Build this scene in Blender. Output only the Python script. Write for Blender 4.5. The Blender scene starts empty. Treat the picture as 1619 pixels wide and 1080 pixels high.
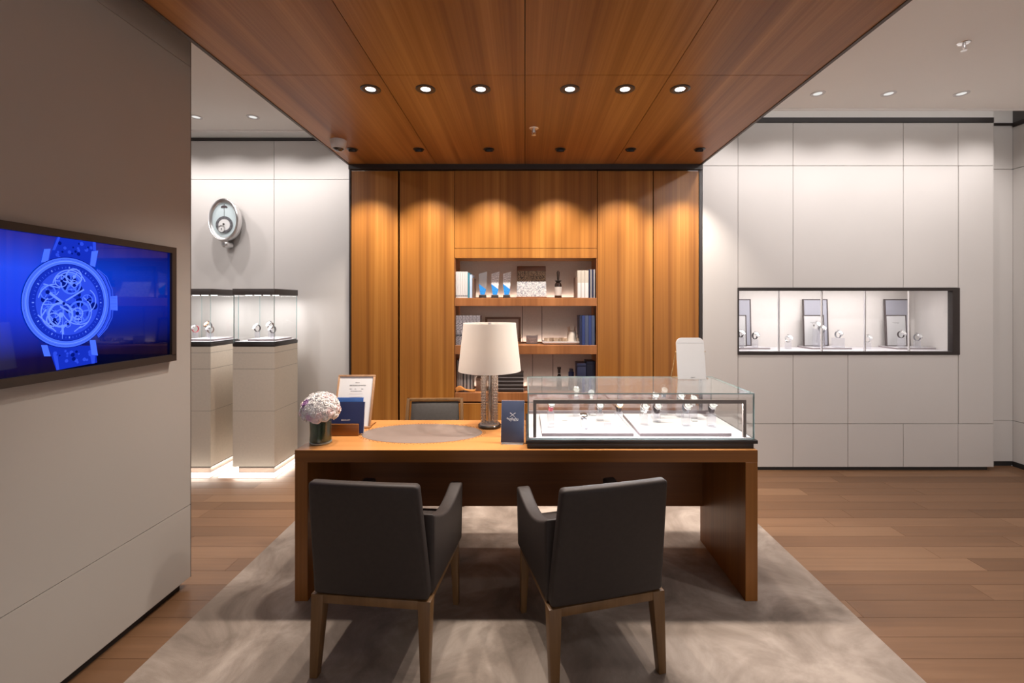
import bpy, bmesh, math, random
from mathutils import Vector, Matrix, Euler
R = math.radians
PI = math.pi
random.seed(7)
SC = bpy.context.scene
COL = SC.collection

# ------------------------------------------------------------------ camera, world, exposure
F = 720.0                 # focal length in pixels of the 1619 px wide frame
CX, CY, H = 830.0, 480.0, 1.47
cam = bpy.data.objects.new('camera', bpy.data.cameras.new('camera'))
COL.objects.link(cam)
cam.location = (0, 0, H)
cam.rotation_euler = (PI / 2, 0, 0)
cam.data.sensor_width = 36.0
cam.data.lens = F / 1619 * 36.0
cam.data.shift_x = -(CX - 809.5) / 1619
cam.data.shift_y = -(540 - CY) / 1619
cam.data.clip_start = 0.05
SC.camera = cam

W = bpy.data.worlds.new('world'); SC.world = W; W.use_nodes = True
bg = W.node_tree.nodes['Background']
bg.inputs[0].default_value = (0.97, 0.93, 0.93, 1)
bg.inputs[1].default_value = 0.76

SC.view_settings.view_transform = 'Standard'
SC.view_settings.look = 'None'
SC.view_settings.exposure = 0.45
SC.view_settings.gamma = 1.0
SC.view_settings.use_curve_mapping = False
SC.cycles.max_bounces = 10
SC.cycles.transparent_max_bounces = 24
SC.cycles.sample_clamp_indirect = 4.0
SC.cycles.caustics_reflective = False
SC.cycles.caustics_refractive = False

WARM = (1.0, 0.89, 0.79)
NEUT = (1.0, 0.945, 0.935)
COOL = (1.0, 0.97, 1.0)


def X(px, Y):
    return (px - CX) / F * Y


def Z(py, Y):
    return H - (py - CY) / F * Y


# ------------------------------------------------------------------ materials
def new_mat(name):
    m = bpy.data.materials.new(name); m.use_nodes = True
    nt = m.node_tree
    return m, nt, nt.nodes['Principled BSDF']


def mat(name, c, rough=.5, metal=0.0, spec=.5, var=.06, vs=12.0, bump=0.0, coat=0.0, sheen=0.0):
    m, nt, p = new_mat(name)
    N = nt.nodes; L = nt.links
    p.inputs['Roughness'].default_value = rough
    p.inputs['Metallic'].default_value = metal
    p.inputs['Specular IOR Level'].default_value = spec
    if coat: p.inputs['Coat Weight'].default_value = coat
    if sheen: p.inputs['Sheen Weight'].default_value = sheen
    tc = N.new('ShaderNodeTexCoord')
    n = N.new('ShaderNodeTexNoise'); n.inputs['Scale'].default_value = vs; n.inputs['Detail'].default_value = 4
    L.new(tc.outputs['Object'], n.inputs['Vector'])
    r = N.new('ShaderNodeValToRGB')
    r.color_ramp.elements[0].position = .3; r.color_ramp.elements[1].position = .7
    r.color_ramp.elements[0].color = (c[0] * (1 - var), c[1] * (1 - var), c[2] * (1 - var), 1)
    r.color_ramp.elements[1].color = (min(1, c[0] * (1 + var)), min(1, c[1] * (1 + var)), min(1, c[2] * (1 + var)), 1)
    L.new(n.outputs['Fac'], r.inputs['Fac']); L.new(r.outputs['Color'], p.inputs['Base Color'])
    if bump:
        n2 = N.new('ShaderNodeTexNoise'); n2.inputs['Scale'].default_value = vs * 12; n2.inputs['Detail'].default_value = 3
        L.new(tc.outputs['Object'], n2.inputs['Vector'])
        b = N.new('ShaderNodeBump'); b.inputs['Strength'].default_value = bump; b.inputs['Distance'].default_value = .002
        L.new(n2.outputs['Fac'], b.inputs['Height']); L.new(b.outputs['Normal'], p.inputs['Normal'])
    return m


def wood(name, dark, mid, light, axis='Z', rough=.42, fine=30.0, broad=5.0, spec=.4, coat=0.0):
    """straight grained veneer, grain along the given axis"""
    m, nt, p = new_mat(name)
    N = nt.nodes; L = nt.links
    p.inputs['Roughness'].default_value = rough
    p.inputs['Specular IOR Level'].default_value = spec
    p.inputs['Coat Weight'].default_value = coat
    p.inputs['Coat Roughness'].default_value = .25
    tc = N.new('ShaderNodeTexCoord')

    def layer(across, along, detail, dist=0.0):
        mp = N.new('ShaderNodeMapping')
        s = {'X': (along, across, across), 'Y': (across, along, across), 'Z': (across, across, along)}[axis]
        mp.inputs['Scale'].default_value = s
        n = N.new('ShaderNodeTexNoise'); n.inputs['Scale'].default_value = 1; n.inputs['Detail'].default_value = detail
        n.inputs['Distortion'].default_value = dist
        L.new(tc.outputs['Object'], mp.inputs['Vector']); L.new(mp.outputs['Vector'], n.inputs['Vector'])
        return n
    a = layer(fine * 4, .9, 5); b = layer(broad * 2.2, .16, 2, .15); c = layer(fine, .35, 3)
    r = N.new('ShaderNodeValToRGB')
    e = r.color_ramp.elements
    e[0].position = .34; e[0].color = (*dark, 1); e[1].position = .66; e[1].color = (*light, 1)
    x = e.new(.5); x.color = (*mid, 1)
    m1 = N.new('ShaderNodeMix'); m1.data_type = 'FLOAT'; m1.inputs['Factor'].default_value = .5
    L.new(a.outputs['Fac'], m1.inputs['A']); L.new(c.outputs['Fac'], m1.inputs['B'])
    m2 = N.new('ShaderNodeMix'); m2.data_type = 'FLOAT'; m2.inputs['Factor'].default_value = .55
    L.new(m1.outputs['Result'], m2.inputs['A']); L.new(b.outputs['Fac'], m2.inputs['B'])
    L.new(m2.outputs['Result'], r.inputs['Fac']); L.new(r.outputs['Color'], p.inputs['Base Color'])
    return m


def emis(name, c, s, var=False):
    m = bpy.data.materials.new(name); m.use_nodes = True
    nt = m.node_tree; nt.nodes.clear()
    o = nt.nodes.new('ShaderNodeOutputMaterial'); e = nt.nodes.new('ShaderNodeEmission')
    e.inputs[0].default_value = (*c, 1); e.inputs[1].default_value = s
    nt.links.new(e.outputs[0], o.inputs[0])
    return m


def glass(name, tint=(.975, .98, .98), refl=(1, 1, 1), haze=0.0, hz=(.9, .9, .9), ior=1.45, rough=0.0, boost=0.0):
    m = bpy.data.materials.new(name); m.use_nodes = True
    nt = m.node_tree; nt.nodes.clear(); N = nt.nodes; L = nt.links
    o = N.new('ShaderNodeOutputMaterial')
    t = N.new('ShaderNodeBsdfTransparent'); t.inputs[0].default_value = (*tint, 1)
    g = N.new('ShaderNodeBsdfGlossy'); g.inputs['Color'].default_value = (*refl, 1); g.inputs['Roughness'].default_value = rough
    # Schlick reflectance, the same on both faces of the pane
    f = N.new('ShaderNodeLayerWeight'); f.inputs['Blend'].default_value = .5
    pw = N.new('ShaderNodeMath'); pw.operation = 'POWER'; pw.inputs[1].default_value = 5.0
    ma = N.new('ShaderNodeMath'); ma.operation = 'MULTIPLY_ADD'; ma.inputs[1].default_value = .9; ma.inputs[2].default_value = .03
    L.new(f.outputs['Facing'], pw.inputs[0]); L.new(pw.outputs[0], ma.inputs[0])
    mx = N.new('ShaderNodeMixShader')
    fac = ma.outputs[0]
    if boost:
        ad = N.new('ShaderNodeMath'); ad.operation = 'ADD'; ad.inputs[1].default_value = boost; ad.use_clamp = True
        L.new(fac, ad.inputs[0]); fac = ad.outputs[0]
    L.new(fac, mx.inputs[0]); L.new(t.outputs[0], mx.inputs[1]); L.new(g.outputs[0], mx.inputs[2])
    out = mx
    if haze:
        d = N.new('ShaderNodeBsdfDiffuse'); d.inputs[0].default_value = (*hz, 1)
        m2 = N.new('ShaderNodeMixShader'); m2.inputs[0].default_value = haze
        L.new(mx.outputs[0], m2.inputs[1]); L.new(d.outputs[0], m2.inputs[2]); out = m2
    L.new(out.outputs[0], o.inputs[0])
    return m


WD, WM, WL = (.21, .074, .012), (.34, .132, .023), (.47, .21, .044)
M = {}
M['wood_z'] = wood('veneer_vertical', WD, WM, WL, 'Z', .36)
M['wood_y'] = wood('veneer_ceiling', (.20, .070, .013), (.32, .125, .027), (.46, .21, .058), 'Y', .38, 26, 4.0)
M['wood_x'] = wood('veneer_horizontal', WD, WM, WL, 'X', .36)
M['shelf_wood'] = wood('veneer_shelf', (.22, .08, .024), (.33, .125, .038), (.44, .18, .06), 'Z', .45, 14, 3)
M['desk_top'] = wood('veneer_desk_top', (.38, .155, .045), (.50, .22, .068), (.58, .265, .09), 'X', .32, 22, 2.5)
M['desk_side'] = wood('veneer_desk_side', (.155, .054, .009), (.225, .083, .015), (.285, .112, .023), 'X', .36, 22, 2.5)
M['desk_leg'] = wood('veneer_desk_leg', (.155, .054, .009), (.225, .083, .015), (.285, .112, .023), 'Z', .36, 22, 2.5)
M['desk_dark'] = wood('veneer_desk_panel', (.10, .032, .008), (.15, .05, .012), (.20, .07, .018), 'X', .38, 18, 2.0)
M['chair_wood'] = wood('chair_oak', (.10, .050, .018), (.135, .069, .026), (.17, .09, .036), 'Z', .42, 40, 8)
M['frame_wood'] = wood('pale_oak', (.36, .20, .11), (.46, .27, .15), (.54, .33, .2), 'Z', .45, 60, 8)
M['wall'] = mat('wall_panel_greige', (.60, .57, .54), .62, var=.02, vs=1.5, bump=.06)
M['wall_part'] = mat('partition_panel_greige', (.42, .39, .36), .6, var=.03, vs=1.1, bump=.06)
M['gap'] = mat('panel_joint_dark', (.10, .09, .085), .8)
M['white'] = mat('ceiling_paint', (.86, .83, .79), .8, var=.015, vs=1.0)
M['black'] = mat('black_bronze', (.028, .021, .019), .35, var=.1)
M['black_matte'] = mat('black_matte', (.018, .016, .015), .6)
M['dark_trim'] = mat('dark_trim', (.09, .065, .05), .5)
M['plinth'] = mat('pedestal_fabric', (.68, .60, .50), .7, var=.03, vs=60, bump=.15)
M['fabric'] = mat('grey_linen_panel', (.44, .39, .345), .8, var=.04, vs=90, bump=.2)
M['leather'] = mat('brown_leather', (.029, .0215, .019), .55, var=.1, vs=60, bump=.2, spec=.3)
M['leather_far'] = mat('grey_leather', (.085, .078, .073), .38, var=.08, vs=60, bump=.2, spec=.5)
M['mat_leather'] = mat('desk_leather', (.20, .155, .135), .45, var=.05, vs=14, bump=.2)
M['stitch'] = mat('stitch_dark', (.05, .03, .02), .6)
M['chrome'] = mat('chrome', (.82, .82, .83), .12, metal=1, var=.01)
M['steel'] = mat('brushed_steel', (.80, .79, .79), .3, metal=1, var=.02)
M['gold'] = mat('rose_gold', (.85, .55, .35), .2, metal=1, var=.02)
M['brass'] = mat('brass', (.75, .52, .25), .25, metal=1, var=.02)
M['paper'] = mat('white_paper', (.80, .79, .78), .7, var=.01)
M['cream'] = mat('cream_paper', (.50, .45, .38), .7, var=.02)
M['offwhite'] = mat('white_board', (.66, .645, .64), .5, var=.01)
M['navy'] = mat('navy_card', (.022, .042, .16), .55, var=.06)
M['slate'] = mat('slate_blue_card', (.060, .078, .145), .5, var=.04)
M['blue'] = mat('bright_blue_card', (.07, .23, .68), .3, var=.1)
M['darknavy'] = mat('dark_navy_box', (.012, .016, .05), .5)
M['ink'] = mat('grey_ink', (.25, .25, .27), .7)
M['ink_dark'] = mat('dark_ink', (.06, .06, .07), .7)
M['white_ink'] = mat('white_ink', (.85, .85, .88), .6)
M['teal'] = mat('teal_spine', (.05, .22, .30), .5)
M['paleblue'] = mat('pale_blue_spine', (.50, .62, .80), .5)
M['grey'] = mat('grey_card', (.20, .20, .22), .6)
M['greymag'] = mat('grey_magazine', (.30, .28, .28), .6)
M['brownbox'] = mat('brown_box', (.16, .09, .06), .5)
M['orange'] = wood('orange_oak', (.45, .17, .04), (.60, .25, .07), (.7, .32, .1), 'X', .4, 50, 10)
M['lilac'] = mat('tray_edge_mauve', (.30, .25, .26), .7)
M['tray'] = mat('tray_white', (.64, .62, .64), .6, var=.01)
M['label'] = mat('bottle_label', (.50, .46, .43), .7)
M['bottle'] = mat('dark_glass_bottle', (.02, .012, .01), .12, spec=.7)
M['green'] = mat('dark_leaf', (.014, .028, .010), .3, var=.5, vs=25)
M['petal_white'] = mat('petal_white', (.78, .75, .73), .6, var=.03, vs=40)
M['petal_blush'] = mat('petal_blush', (.86, .70, .69), .6, var=.05, vs=40)
M['petal_pink'] = mat('petal_pink', (.72, .50, .60), .6, var=.08, vs=40)
M['petal_purple'] = mat('petal_purple', (.40, .20, .42), .6, var=.1, vs=40)
M['red'] = mat('red_strap', (.62, .10, .13), .5)
M['darkstrap'] = mat('dark_strap', (.06, .045, .05), .5)
M['greystrap'] = mat('grey_strap', (.30, .30, .33), .5)
M['dial'] = mat('silver_dial', (.82, .81, .80), .4, var=.02)
M['hazy'] = mat('frosted_glass', (.80, .72, .62), .35, var=.03)
M['glass'] = glass('clear_glass_pane')
M['glass_rear'] = glass('rear_glass_pane', (.95, .93, .95), haze=.10, hz=(.75, .70, .74), boost=.10)  # mauve haze paints in the trays' reflection on the rear doors
M['glass_top'] = glass('glass_top_pane', (.93, .96, .955), haze=.035, hz=(.8, .78, .78))
M['glass_edge'] = mat('glass_edge_green', (.30, .42, .42), .12, spec=.8)
M['acrylic'] = glass('clear_acrylic', (.94, .94, .96), haze=.10, hz=(.9, .9, .95), boost=.04)
M['vase_glass'] = glass('vase_glass', (.90, .95, .92), boost=.02)
M['lamp_glass'] = glass('smoky_ribbed_glass', (.80, .77, .74), (1, .97, .95), haze=.16, hz=(.70, .66, .62), boost=.24, rough=.05)
M['smoke'] = glass('smoky_tube_glass', (.72, .69, .66), (1, .97, .93), boost=.12)
M['crystal'] = glass('clear_crystal', (.90, .90, .91), haze=.06, boost=.06)
M['led'] = emis('led_strip', (1.0, .82, .72), 22.0)
M['led_cool'] = emis('led_strip_cool', (1.0, .97, 1.0), 5.0)
M['plinth_light'] = emis('plinth_light', (1.0, .90, .80), 1.7)
M['lens'] = emis('downlight_lens', (1.0, .97, .94), 4.0)
M['lens_dim'] = emis('downlight_lens_soft', (1.0, .97, .93), .62)


# ------------------------------------------------------------------ mesh builder
class MB:
    def __init__(s):
        s.v = []; s.f = []; s.m = []; s.xf = Matrix()

    def add(s, vs, fs, mi=0):
        o = len(s.v)
        s.v += [tuple(s.xf @ Vector(p)) for p in vs]
        s.f += [[i + o for i in f] for f in fs]
        s.m += [mi] * len(fs)
        return s

    def box(s, x0, x1, y0, y1, z0, z1, mi=0):
        vs = [(x0, y0, z0), (x1, y0, z0), (x1, y1, z0), (x0, y1, z0), (x0, y0, z1), (x1, y0, z1), (x1, y1, z1), (x0, y1, z1)]
        return s.add(vs, [(0, 3, 2, 1), (4, 5, 6, 7), (0, 1, 5, 4), (1, 2, 6, 5), (2, 3, 7, 6), (3, 0, 4, 7)], mi)

    def taper(s, b0, b1, z0, z1, mi=0):
        """prism between two rectangles (x0,x1,y0,y1) at z0 and z1"""
        vs = []
        for (x0, x1, y0, y1), z in ((b0, z0), (b1, z1)):
            vs += [(x0, y0, z), (x1, y0, z), (x1, y1, z), (x0, y1, z)]
        return s.add(vs, [(0, 3, 2, 1), (4, 5, 6, 7), (0, 1, 5, 4), (1, 2, 6, 5), (2, 3, 7, 6), (3, 0, 4, 7)], mi)

    def prism(s, poly, y0, y1, mi=0):
        """poly of (x,z), extruded along y"""
        n = len(poly)
        vs = [(x, y0, z) for x, z in poly] + [(x, y1, z) for x, z in poly]
        fs = [list(range(n)), list(range(2 * n - 1, n - 1, -1))]
        fs += [(i + n, (i + 1) % n + n, (i + 1) % n, i) for i in range(n)]
        return s.add(vs, fs, mi)

    def lathe(s, prof, seg=32, c=(0, 0, 0), mi=0, sx=1.0, sy=1.0, cap=True):
        """prof of (r,z) from bottom to top, round the z axis"""
        n = len(prof); vs = []
        for r, z in prof:
            for k in range(seg):
                a = 2 * PI * k / seg
                vs.append((c[0] + r * sx * math.cos(a), c[1] + r * sy * math.sin(a), c[2] + z))
        fs = []
        for i in range(n - 1):
            for k in range(seg):
                k2 = (k + 1) % seg
                fs.append((i * seg + k, i * seg + k2, (i + 1) * seg + k2, (i + 1) * seg + k))
        if cap:
            if prof[0][0] > 1e-6: fs.append(list(range(seg - 1, -1, -1)))
            if prof[-1][0] > 1e-6: fs.append([(n - 1) * seg + k for k in range(seg)])
        return s.add(vs, fs, mi)

    def torus(s, R0, r, seg=32, rs=8, c=(0, 0, 0), mi=0, sx=1.0, sy=1.0, a0=0.0, a1=2 * PI):
        vs = []; fs = []
        full = abs(a1 - a0 - 2 * PI) < 1e-6
        n = seg if full else seg + 1
        for i in range(n):
            a = a0 + (a1 - a0) * i / seg
            for j in range(rs):
                b = 2 * PI * j / rs
                q = R0 + r * math.cos(b)
                vs.append((c[0] + q * sx * math.cos(a), c[1] + q * sy * math.sin(a), c[2] + r * math.sin(b)))
        for i in range(seg):
            i2 = (i + 1) % n
            for j in range(rs):
                j2 = (j + 1) % rs
                fs.append((i * rs + j, i2 * rs + j, i2 * rs + j2, i * rs + j2))
        return s.add(vs, fs, mi)

    def tube(s, pts, r, rs=8, mi=0):
        vs = []; fs = []
        P = [Vector(p) for p in pts]
        for i, p in enumerate(P):
            d = (P[min(i + 1, len(P) - 1)] - P[max(i - 1, 0)]).normalized()
            u = d.orthogonal().normalized() if i == 0 else (u - d * u.dot(d)).normalized()
            w = d.cross(u)
            for j in range(rs):
                b = 2 * PI * j / rs
                vs.append(tuple(p + r * (math.cos(b) * u + math.sin(b) * w)))
        for i in range(len(P) - 1):
            for j in range(rs):
                j2 = (j + 1) % rs
                fs.append((i * rs + j, i * rs + j2, (i + 1) * rs + j2, (i + 1) * rs + j))
        fs.append(list(range(rs - 1, -1, -1))); fs.append([(len(P) - 1) * rs + j for j in range(rs)])
        return s.add(vs, fs, mi)

    def ball(s, c, r, seg=12, rings=8, mi=0, sx=1, sy=1, sz=1):
        prof = [(r * math.sin(PI * i / rings), -r * math.cos(PI * i / rings) * sz) for i in range(rings + 1)]
        prof[0] = (1e-7, prof[0][1]); prof[-1] = (1e-7, prof[-1][1])
        return s.lathe(prof, seg, c, mi, sx, sy, cap=False)

    def grid(s, fn, nu, nv, mi=0):
        vs = [fn(i / nu, j / nv) for i in range(nu + 1) for j in range(nv + 1)]
        fs = [(i * (nv + 1) + j, (i + 1) * (nv + 1) + j, (i + 1) * (nv + 1) + j + 1, i * (nv + 1) + j + 1) for i in range(nu) for j in range(nv)]
        return s.add(vs, fs, mi)

    def build(s, name, mats, parent=None, loc=(0, 0, 0), rot=(0, 0, 0), bevel=0.0, segs=2, smooth=True, angle=32, sub=0):
        me = bpy.data.meshes.new(name)
        me.from_pydata(s.v, [], s.f)
        if not isinstance(mats, (list, tuple)): mats = [mats]
        for k in mats: me.materials.append(M[k] if isinstance(k, str) else k)
        me.polygons.foreach_set('material_index', s.m)
        bm = bmesh.new(); bm.from_mesh(me)
        bmesh.ops.recalc_face_normals(bm, faces=bm.faces)
        if bevel:
            ed = [e for e in bm.edges if len(e.link_faces) == 2 and e.calc_face_angle(0) > .5]
            bmesh.ops.bevel(bm, geom=ed, offset=bevel, segments=segs, profile=.5, affect='EDGES', clamp_overlap=True)
        bm.to_mesh(me); bm.free()
        if smooth:
            me.polygons.foreach_set('use_smooth', [True] * len(me.polygons))
            me.set_sharp_from_angle(angle=R(angle))
        o = bpy.data.objects.new(name, me); COL.objects.link(o)
        o.location = loc; o.rotation_euler = rot
        if parent: o.parent = parent
        if sub:
            md = o.modifiers.new('subdivision', 'SUBSURF'); md.levels = sub; md.render_levels = sub
        return o


def tag(o, label=None, cat=None, group=None, kind=None):
    if label: o['label'] = label
    if cat: o['category'] = cat
    if group: o['group'] = group
    if kind: o['kind'] = kind
    return o


def thing(name, label, cat, loc=(0, 0, 0), rz=0.0, group=None):
    o = bpy.data.objects.new(name, None); COL.objects.link(o)
    o.empty_display_size = .05
    o.location = loc; o.rotation_euler = (0, 0, rz)
    return tag(o, label, cat, group)


def struct(o, label=None):
    o['kind'] = 'structure'
    if label: o['label'] = label
    return o


def kids(o):
    return [c for c in bpy.data.objects if c.parent == o]


def copy_tree(o, parent=None):
    c = o.copy(); COL.objects.link(c); c.parent = parent
    for ch in kids(o):
        copy_tree(ch, c)
    return c


def text(name, s, size, parent, loc, rot, m, ext=.0003, align='CENTER', sx=1.0):
    cu = bpy.data.curves.new(name, 'FONT'); cu.body = s; cu.size = size; cu.extrude = ext
    cu.align_x = align; cu.align_y = 'CENTER'
    t = bpy.data.objects.new(name, cu); COL.objects.link(t)
    dg = bpy.context.evaluated_depsgraph_get(); dg.update()
    me = bpy.data.meshes.new_from_object(t.evaluated_get(dg))
    bpy.data.objects.remove(t); bpy.data.curves.remove(cu)
    me.materials.clear(); me.materials.append(M[m])
    o = bpy.data.objects.new(name, me); COL.objects.link(o)
    o.location = loc; o.rotation_euler = rot; o.scale = (sx, 1, 1)
    if parent: o.parent = parent
    return o


def spot(loc, target, w, deg=70, blend=.6, rad=.03, color=NEUT, parent=None):
    d = bpy.data.lights.new('lamp_light', 'SPOT'); d.energy = w; d.spot_size = R(deg); d.spot_blend = blend
    d.shadow_soft_size = rad; d.color = color
    o = bpy.data.objects.new('lamp_light', d); COL.objects.link(o)
    v = Vector(target) - Vector(loc)
    o.rotation_euler = v.to_track_quat('-Z', 'Y').to_euler()
    if parent:
        o.parent = parent; o.location = Vector(loc) - parent.location
    else:
        o.location = loc
    return o


def area(loc, rot, sx, sy, w, color=NEUT, parent=None, name='strip_light'):
    d = bpy.data.lights.new(name, 'AREA'); d.shape = 'RECTANGLE'; d.size = sx; d.size_y = sy; d.energy = w; d.color = color
    o = bpy.data.objects.new(name, d); COL.objects.link(o)
    o.location = loc; o.rotation_euler = rot
    if parent:
        o.parent = parent; o.location = Vector(loc) - parent.location
    return o


# ------------------------------------------------------------------ room shell
YB = 4.01          # plane of the cabinets and of the right wall panels
YL = 4.45          # plane of the wall behind the pedestals
ZC = 3.10          # white ceiling
ZW = 2.69          # wooden ceiling
XL, XR, YN = -4.6, 4.41, -2.6


def floor_mat():
    m, nt, p = new_mat('oak_planks')
    N = nt.nodes; L = nt.links
    at = N.new('ShaderNodeAttribute'); at.attribute_name = 'plank'
    tc = N.new('ShaderNodeTexCoord')
    add = N.new('ShaderNodeVectorMath'); add.operation = 'MULTIPLY_ADD'
    add.inputs[1].default_value = (1.3, 26, 1); L.new(tc.outputs['Object'], add.inputs[0])
    sc = N.new('ShaderNodeVectorMath'); sc.operation = 'SCALE'; sc.inputs['Scale'].default_value = 40
    L.new(at.outputs['Vector'], sc.inputs[0]); L.new(sc.outputs[0], add.inputs[2])
    n = N.new('ShaderNodeTexNoise'); n.inputs['Scale'].default_value = 1.6; n.inputs['Detail'].default_value = 6
    n.inputs['Distortion'].default_value = .5
    L.new(add.outputs[0], n.inputs['Vector'])
    mix = N.new('ShaderNodeMix'); mix.data_type = 'FLOAT'; mix.inputs['Factor'].default_value = .45
    L.new(n.outputs['Fac'], mix.inputs['A']); L.new(at.outputs['Fac'], mix.inputs['B'])
    r = N.new('ShaderNodeValToRGB'); e = r.color_ramp.elements
    e[0].position = .2; e[0].color = (.13, .066, .032, 1); e[1].position = .8; e[1].color = (.23, .128, .068, 1)
    x = e.new(.5); x.color = (.175, .091, .046, 1)
    L.new(mix.outputs['Result'], r.inputs['Fac']); L.new(r.outputs['Color'], p.inputs['Base Color'])
    p.inputs['Roughness'].default_value = .38
    rr = N.new('ShaderNodeMapRange'); rr.inputs['To Min'].default_value = .38; rr.inputs['To Max'].default_value = .55; p.inputs['Specular IOR Level'].default_value = .35
    L.new(n.outputs['Fac'], rr.inputs['Value']); L.new(rr.outputs[0], p.inputs['Roughness'])
    return m


def build_floor():
    mb = MB(); pw = .124; vals = []
    mb.box(XL, XR, YN, YL + .1, -.06, -.004, 1); vals += [.5] * 6
    y = 2.008 - pw * 38
    rnd = random.Random(3)
    while y < YL:
        x = XL - rnd.random() * 1.2
        while x < XR:
            ln = rnd.choice((.9, 1.2, 1.5, 1.8))
            a, b = max(x, XL), min(x + ln, XR)
            if b - a > .02:
                y0, y1 = max(y, YN), min(y + pw, YL + .08)
                if y1 > y0:
                    mb.box(a + .0008, b - .0008, y0 + .0008, y1 - .0008, -.02, 0)
                    vals += [rnd.random()] * 6
            x += ln
        y += pw
    M['floor'] = floor_mat()
    o = mb.build('floor', ['floor', 'gap'], smooth=False)
    at = o.data.attributes.new('plank', 'FLOAT', 'FACE')
    at.data.foreach_set('value', vals)
    struct(o, 'oak plank floor, boards running across the room')


build_floor()


def panels(name, rects, y0, thick, backing, label, mats=('wall', 'gap'), gap=.0022):
    """wall of panels with fine joints: rects are (x0,x1,z0,z1), the wall faces -Y"""
    mb = MB()
    for x0, x1, z0, z1 in rects:
        mb.box(x0 + gap, x1 - gap, y0, y0 + thick, z0 + gap, z1 - gap, 0)
    for x0, x1, z0, z1 in backing:
        mb.box(x0, x1, y0 + thick, y0 + thick + .05, z0, z1, 1)
    return struct(mb.build(name, list(mats), smooth=False), label)


NX0, NX1, NZ0, NZ1 = 1.8714, 3.826, 1.0189, 1.609     # hole of the showcase
gx = [1.563, 1.877, 2.361, 2.843, 3.331, 3.815, 4.124]
rects = [(gx[0], gx[1], .03, 2.684), (gx[0], gx[1], 2.684, 3.063),
         (gx[1], gx[2], NZ1, 2.684), (gx[2], gx[4], NZ1, 2.684), (gx[4], gx[5], NZ1, 2.684),
         (gx[1], gx[2], 2.684, 3.063), (gx[2], gx[4], 2.684, 3.063), (gx[4], gx[5], 2.684, 3.063),
         (gx[5], gx[6], 2.684, 3.063), (gx[5] + .003, gx[6], .412, 2.684), (gx[5], gx[6], .03, .412),
         (gx[1], gx[2], .412, NZ0), (gx[2], gx[3], .412, NZ0), (gx[3], gx[5], .412, NZ0),
         (gx[1], gx[2], .03, .412), (gx[2], gx[3], .03, .412), (gx[3], gx[4], .03, .412), (gx[4], gx[5], .03, .412)]
panels('wall_back_right', rects, YB, .02,
       [(gx[0], NX0, .03, 3.06), (NX1, gx[6], .03, 3.06), (NX0, NX1, .03, NZ0), (NX0, NX1, NZ1, 3.06)],
       'greige panelled wall to the right of the wooden cabinets')
mb = MB(); mb.box(1.9, gx[6], YB, YB + .1, 3.107, 3.34); mb.box(0, 1.9, YB, YB + .1, 3.107, 3.34)
mb.box(gx[6], XR, 4.118, 4.2, 3.10, 3.34)
struct(mb.build('wall_back_top', 'white', smooth=False), 'plaster strip above the panelling inside the ceiling slot')
mb = MB(); mb.box(1.565, gx[6], YB - .006, YB + .05, 3.063, 3.107)
mb.box(gx[6], XR, 4.108, 4.16, 3.077, 3.10); mb.box(XR - .012, XR, -2.6, 4.108, 3.06, 3.10)
struct(mb.build('trim_1', 'black', smooth=False), 'black metal strip topping the right wall')
mb = MB(); mb.box(1.563, 4.08, YB + .012, YB + .04, 0, .03); mb.box(4.08, XR, 4.125, 4.15, 0, .045)
mb.box(XR - .004, XR + .02, YN, 4.12, 0, .045)
struct(mb.build('baseboard_right', 'black_matte', smooth=False), 'recessed black plinth below the right wall panels')
mb = MB(); mb.box(gx[6], gx[6] + .004, YB + .001, 4.118, .03, 3.063); mb.box(gx[6] + .004, XR, 4.118, 4.16, .045, .41)
mb.box(gx[6] + .004, XR, 4.118, 4.16, .414, 2.682); mb.box(gx[6] + .004, XR, 4.118, 4.16, 2.687, 3.08)
struct(mb.build('wall_back_recess', 'wall', smooth=False), 'narrow recessed greige panel at the far right corner')
mb = MB()
for a, b in ((.045, .41), (.414, 2.682), (2.687, 3.10)):
    for k in range(6):
        mb.box(XR, XR + .02, YN + k * 1.12, YN + (k + 1) * 1.12 - .004, a, b)
mb.box(XR + .02, XR + .08, YN, 4.16, 0, 3.3, 1)
struct(mb.build('wall_right', ['wall', 'gap'], smooth=False), 'greige panelled side wall on the right')

# wall behind the pedestals
panels('wall_back_left', [(XL, -2.452, .03, 2.684), (-2.452, -1.53, .03, 2.684), (XL, -2.452, 2.684, 3.06), (-2.452, -1.53, 2.684, 3.06)],
       YL, .02, [(XL, -1.53, 0, 3.06)], 'greige panelled wall behind the pedestals')
mb = MB(); mb.box(XL, -1.53, YL - .006, YL + .05, 3.06, 3.09)
struct(mb.build('trim_2', 'black', smooth=False), 'black metal strip topping the wall behind the pedestals')
mb = MB(); mb.box(XL, -1.53, YL, YL + .1, 3.09, 3.34)
struct(mb.build('wall_back_top.001', 'white', smooth=False), 'plaster strip above the panelling on the left')
mb = MB(); mb.box(XL - .06, XL, YN, YL, 0, 3.3)
struct(mb.build('wall_far_left', 'wall', smooth=False), 'side wall of the left bay')
# cabinet return on the left bay side and the wall body behind the cabinets
mb = MB(); mb.box(-1.535, 1.56, 4.36, 4.46, 0, 3.3)
struct(mb.build('wall_back', 'gap', smooth=False), 'wall body behind the wooden cabinets')

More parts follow.
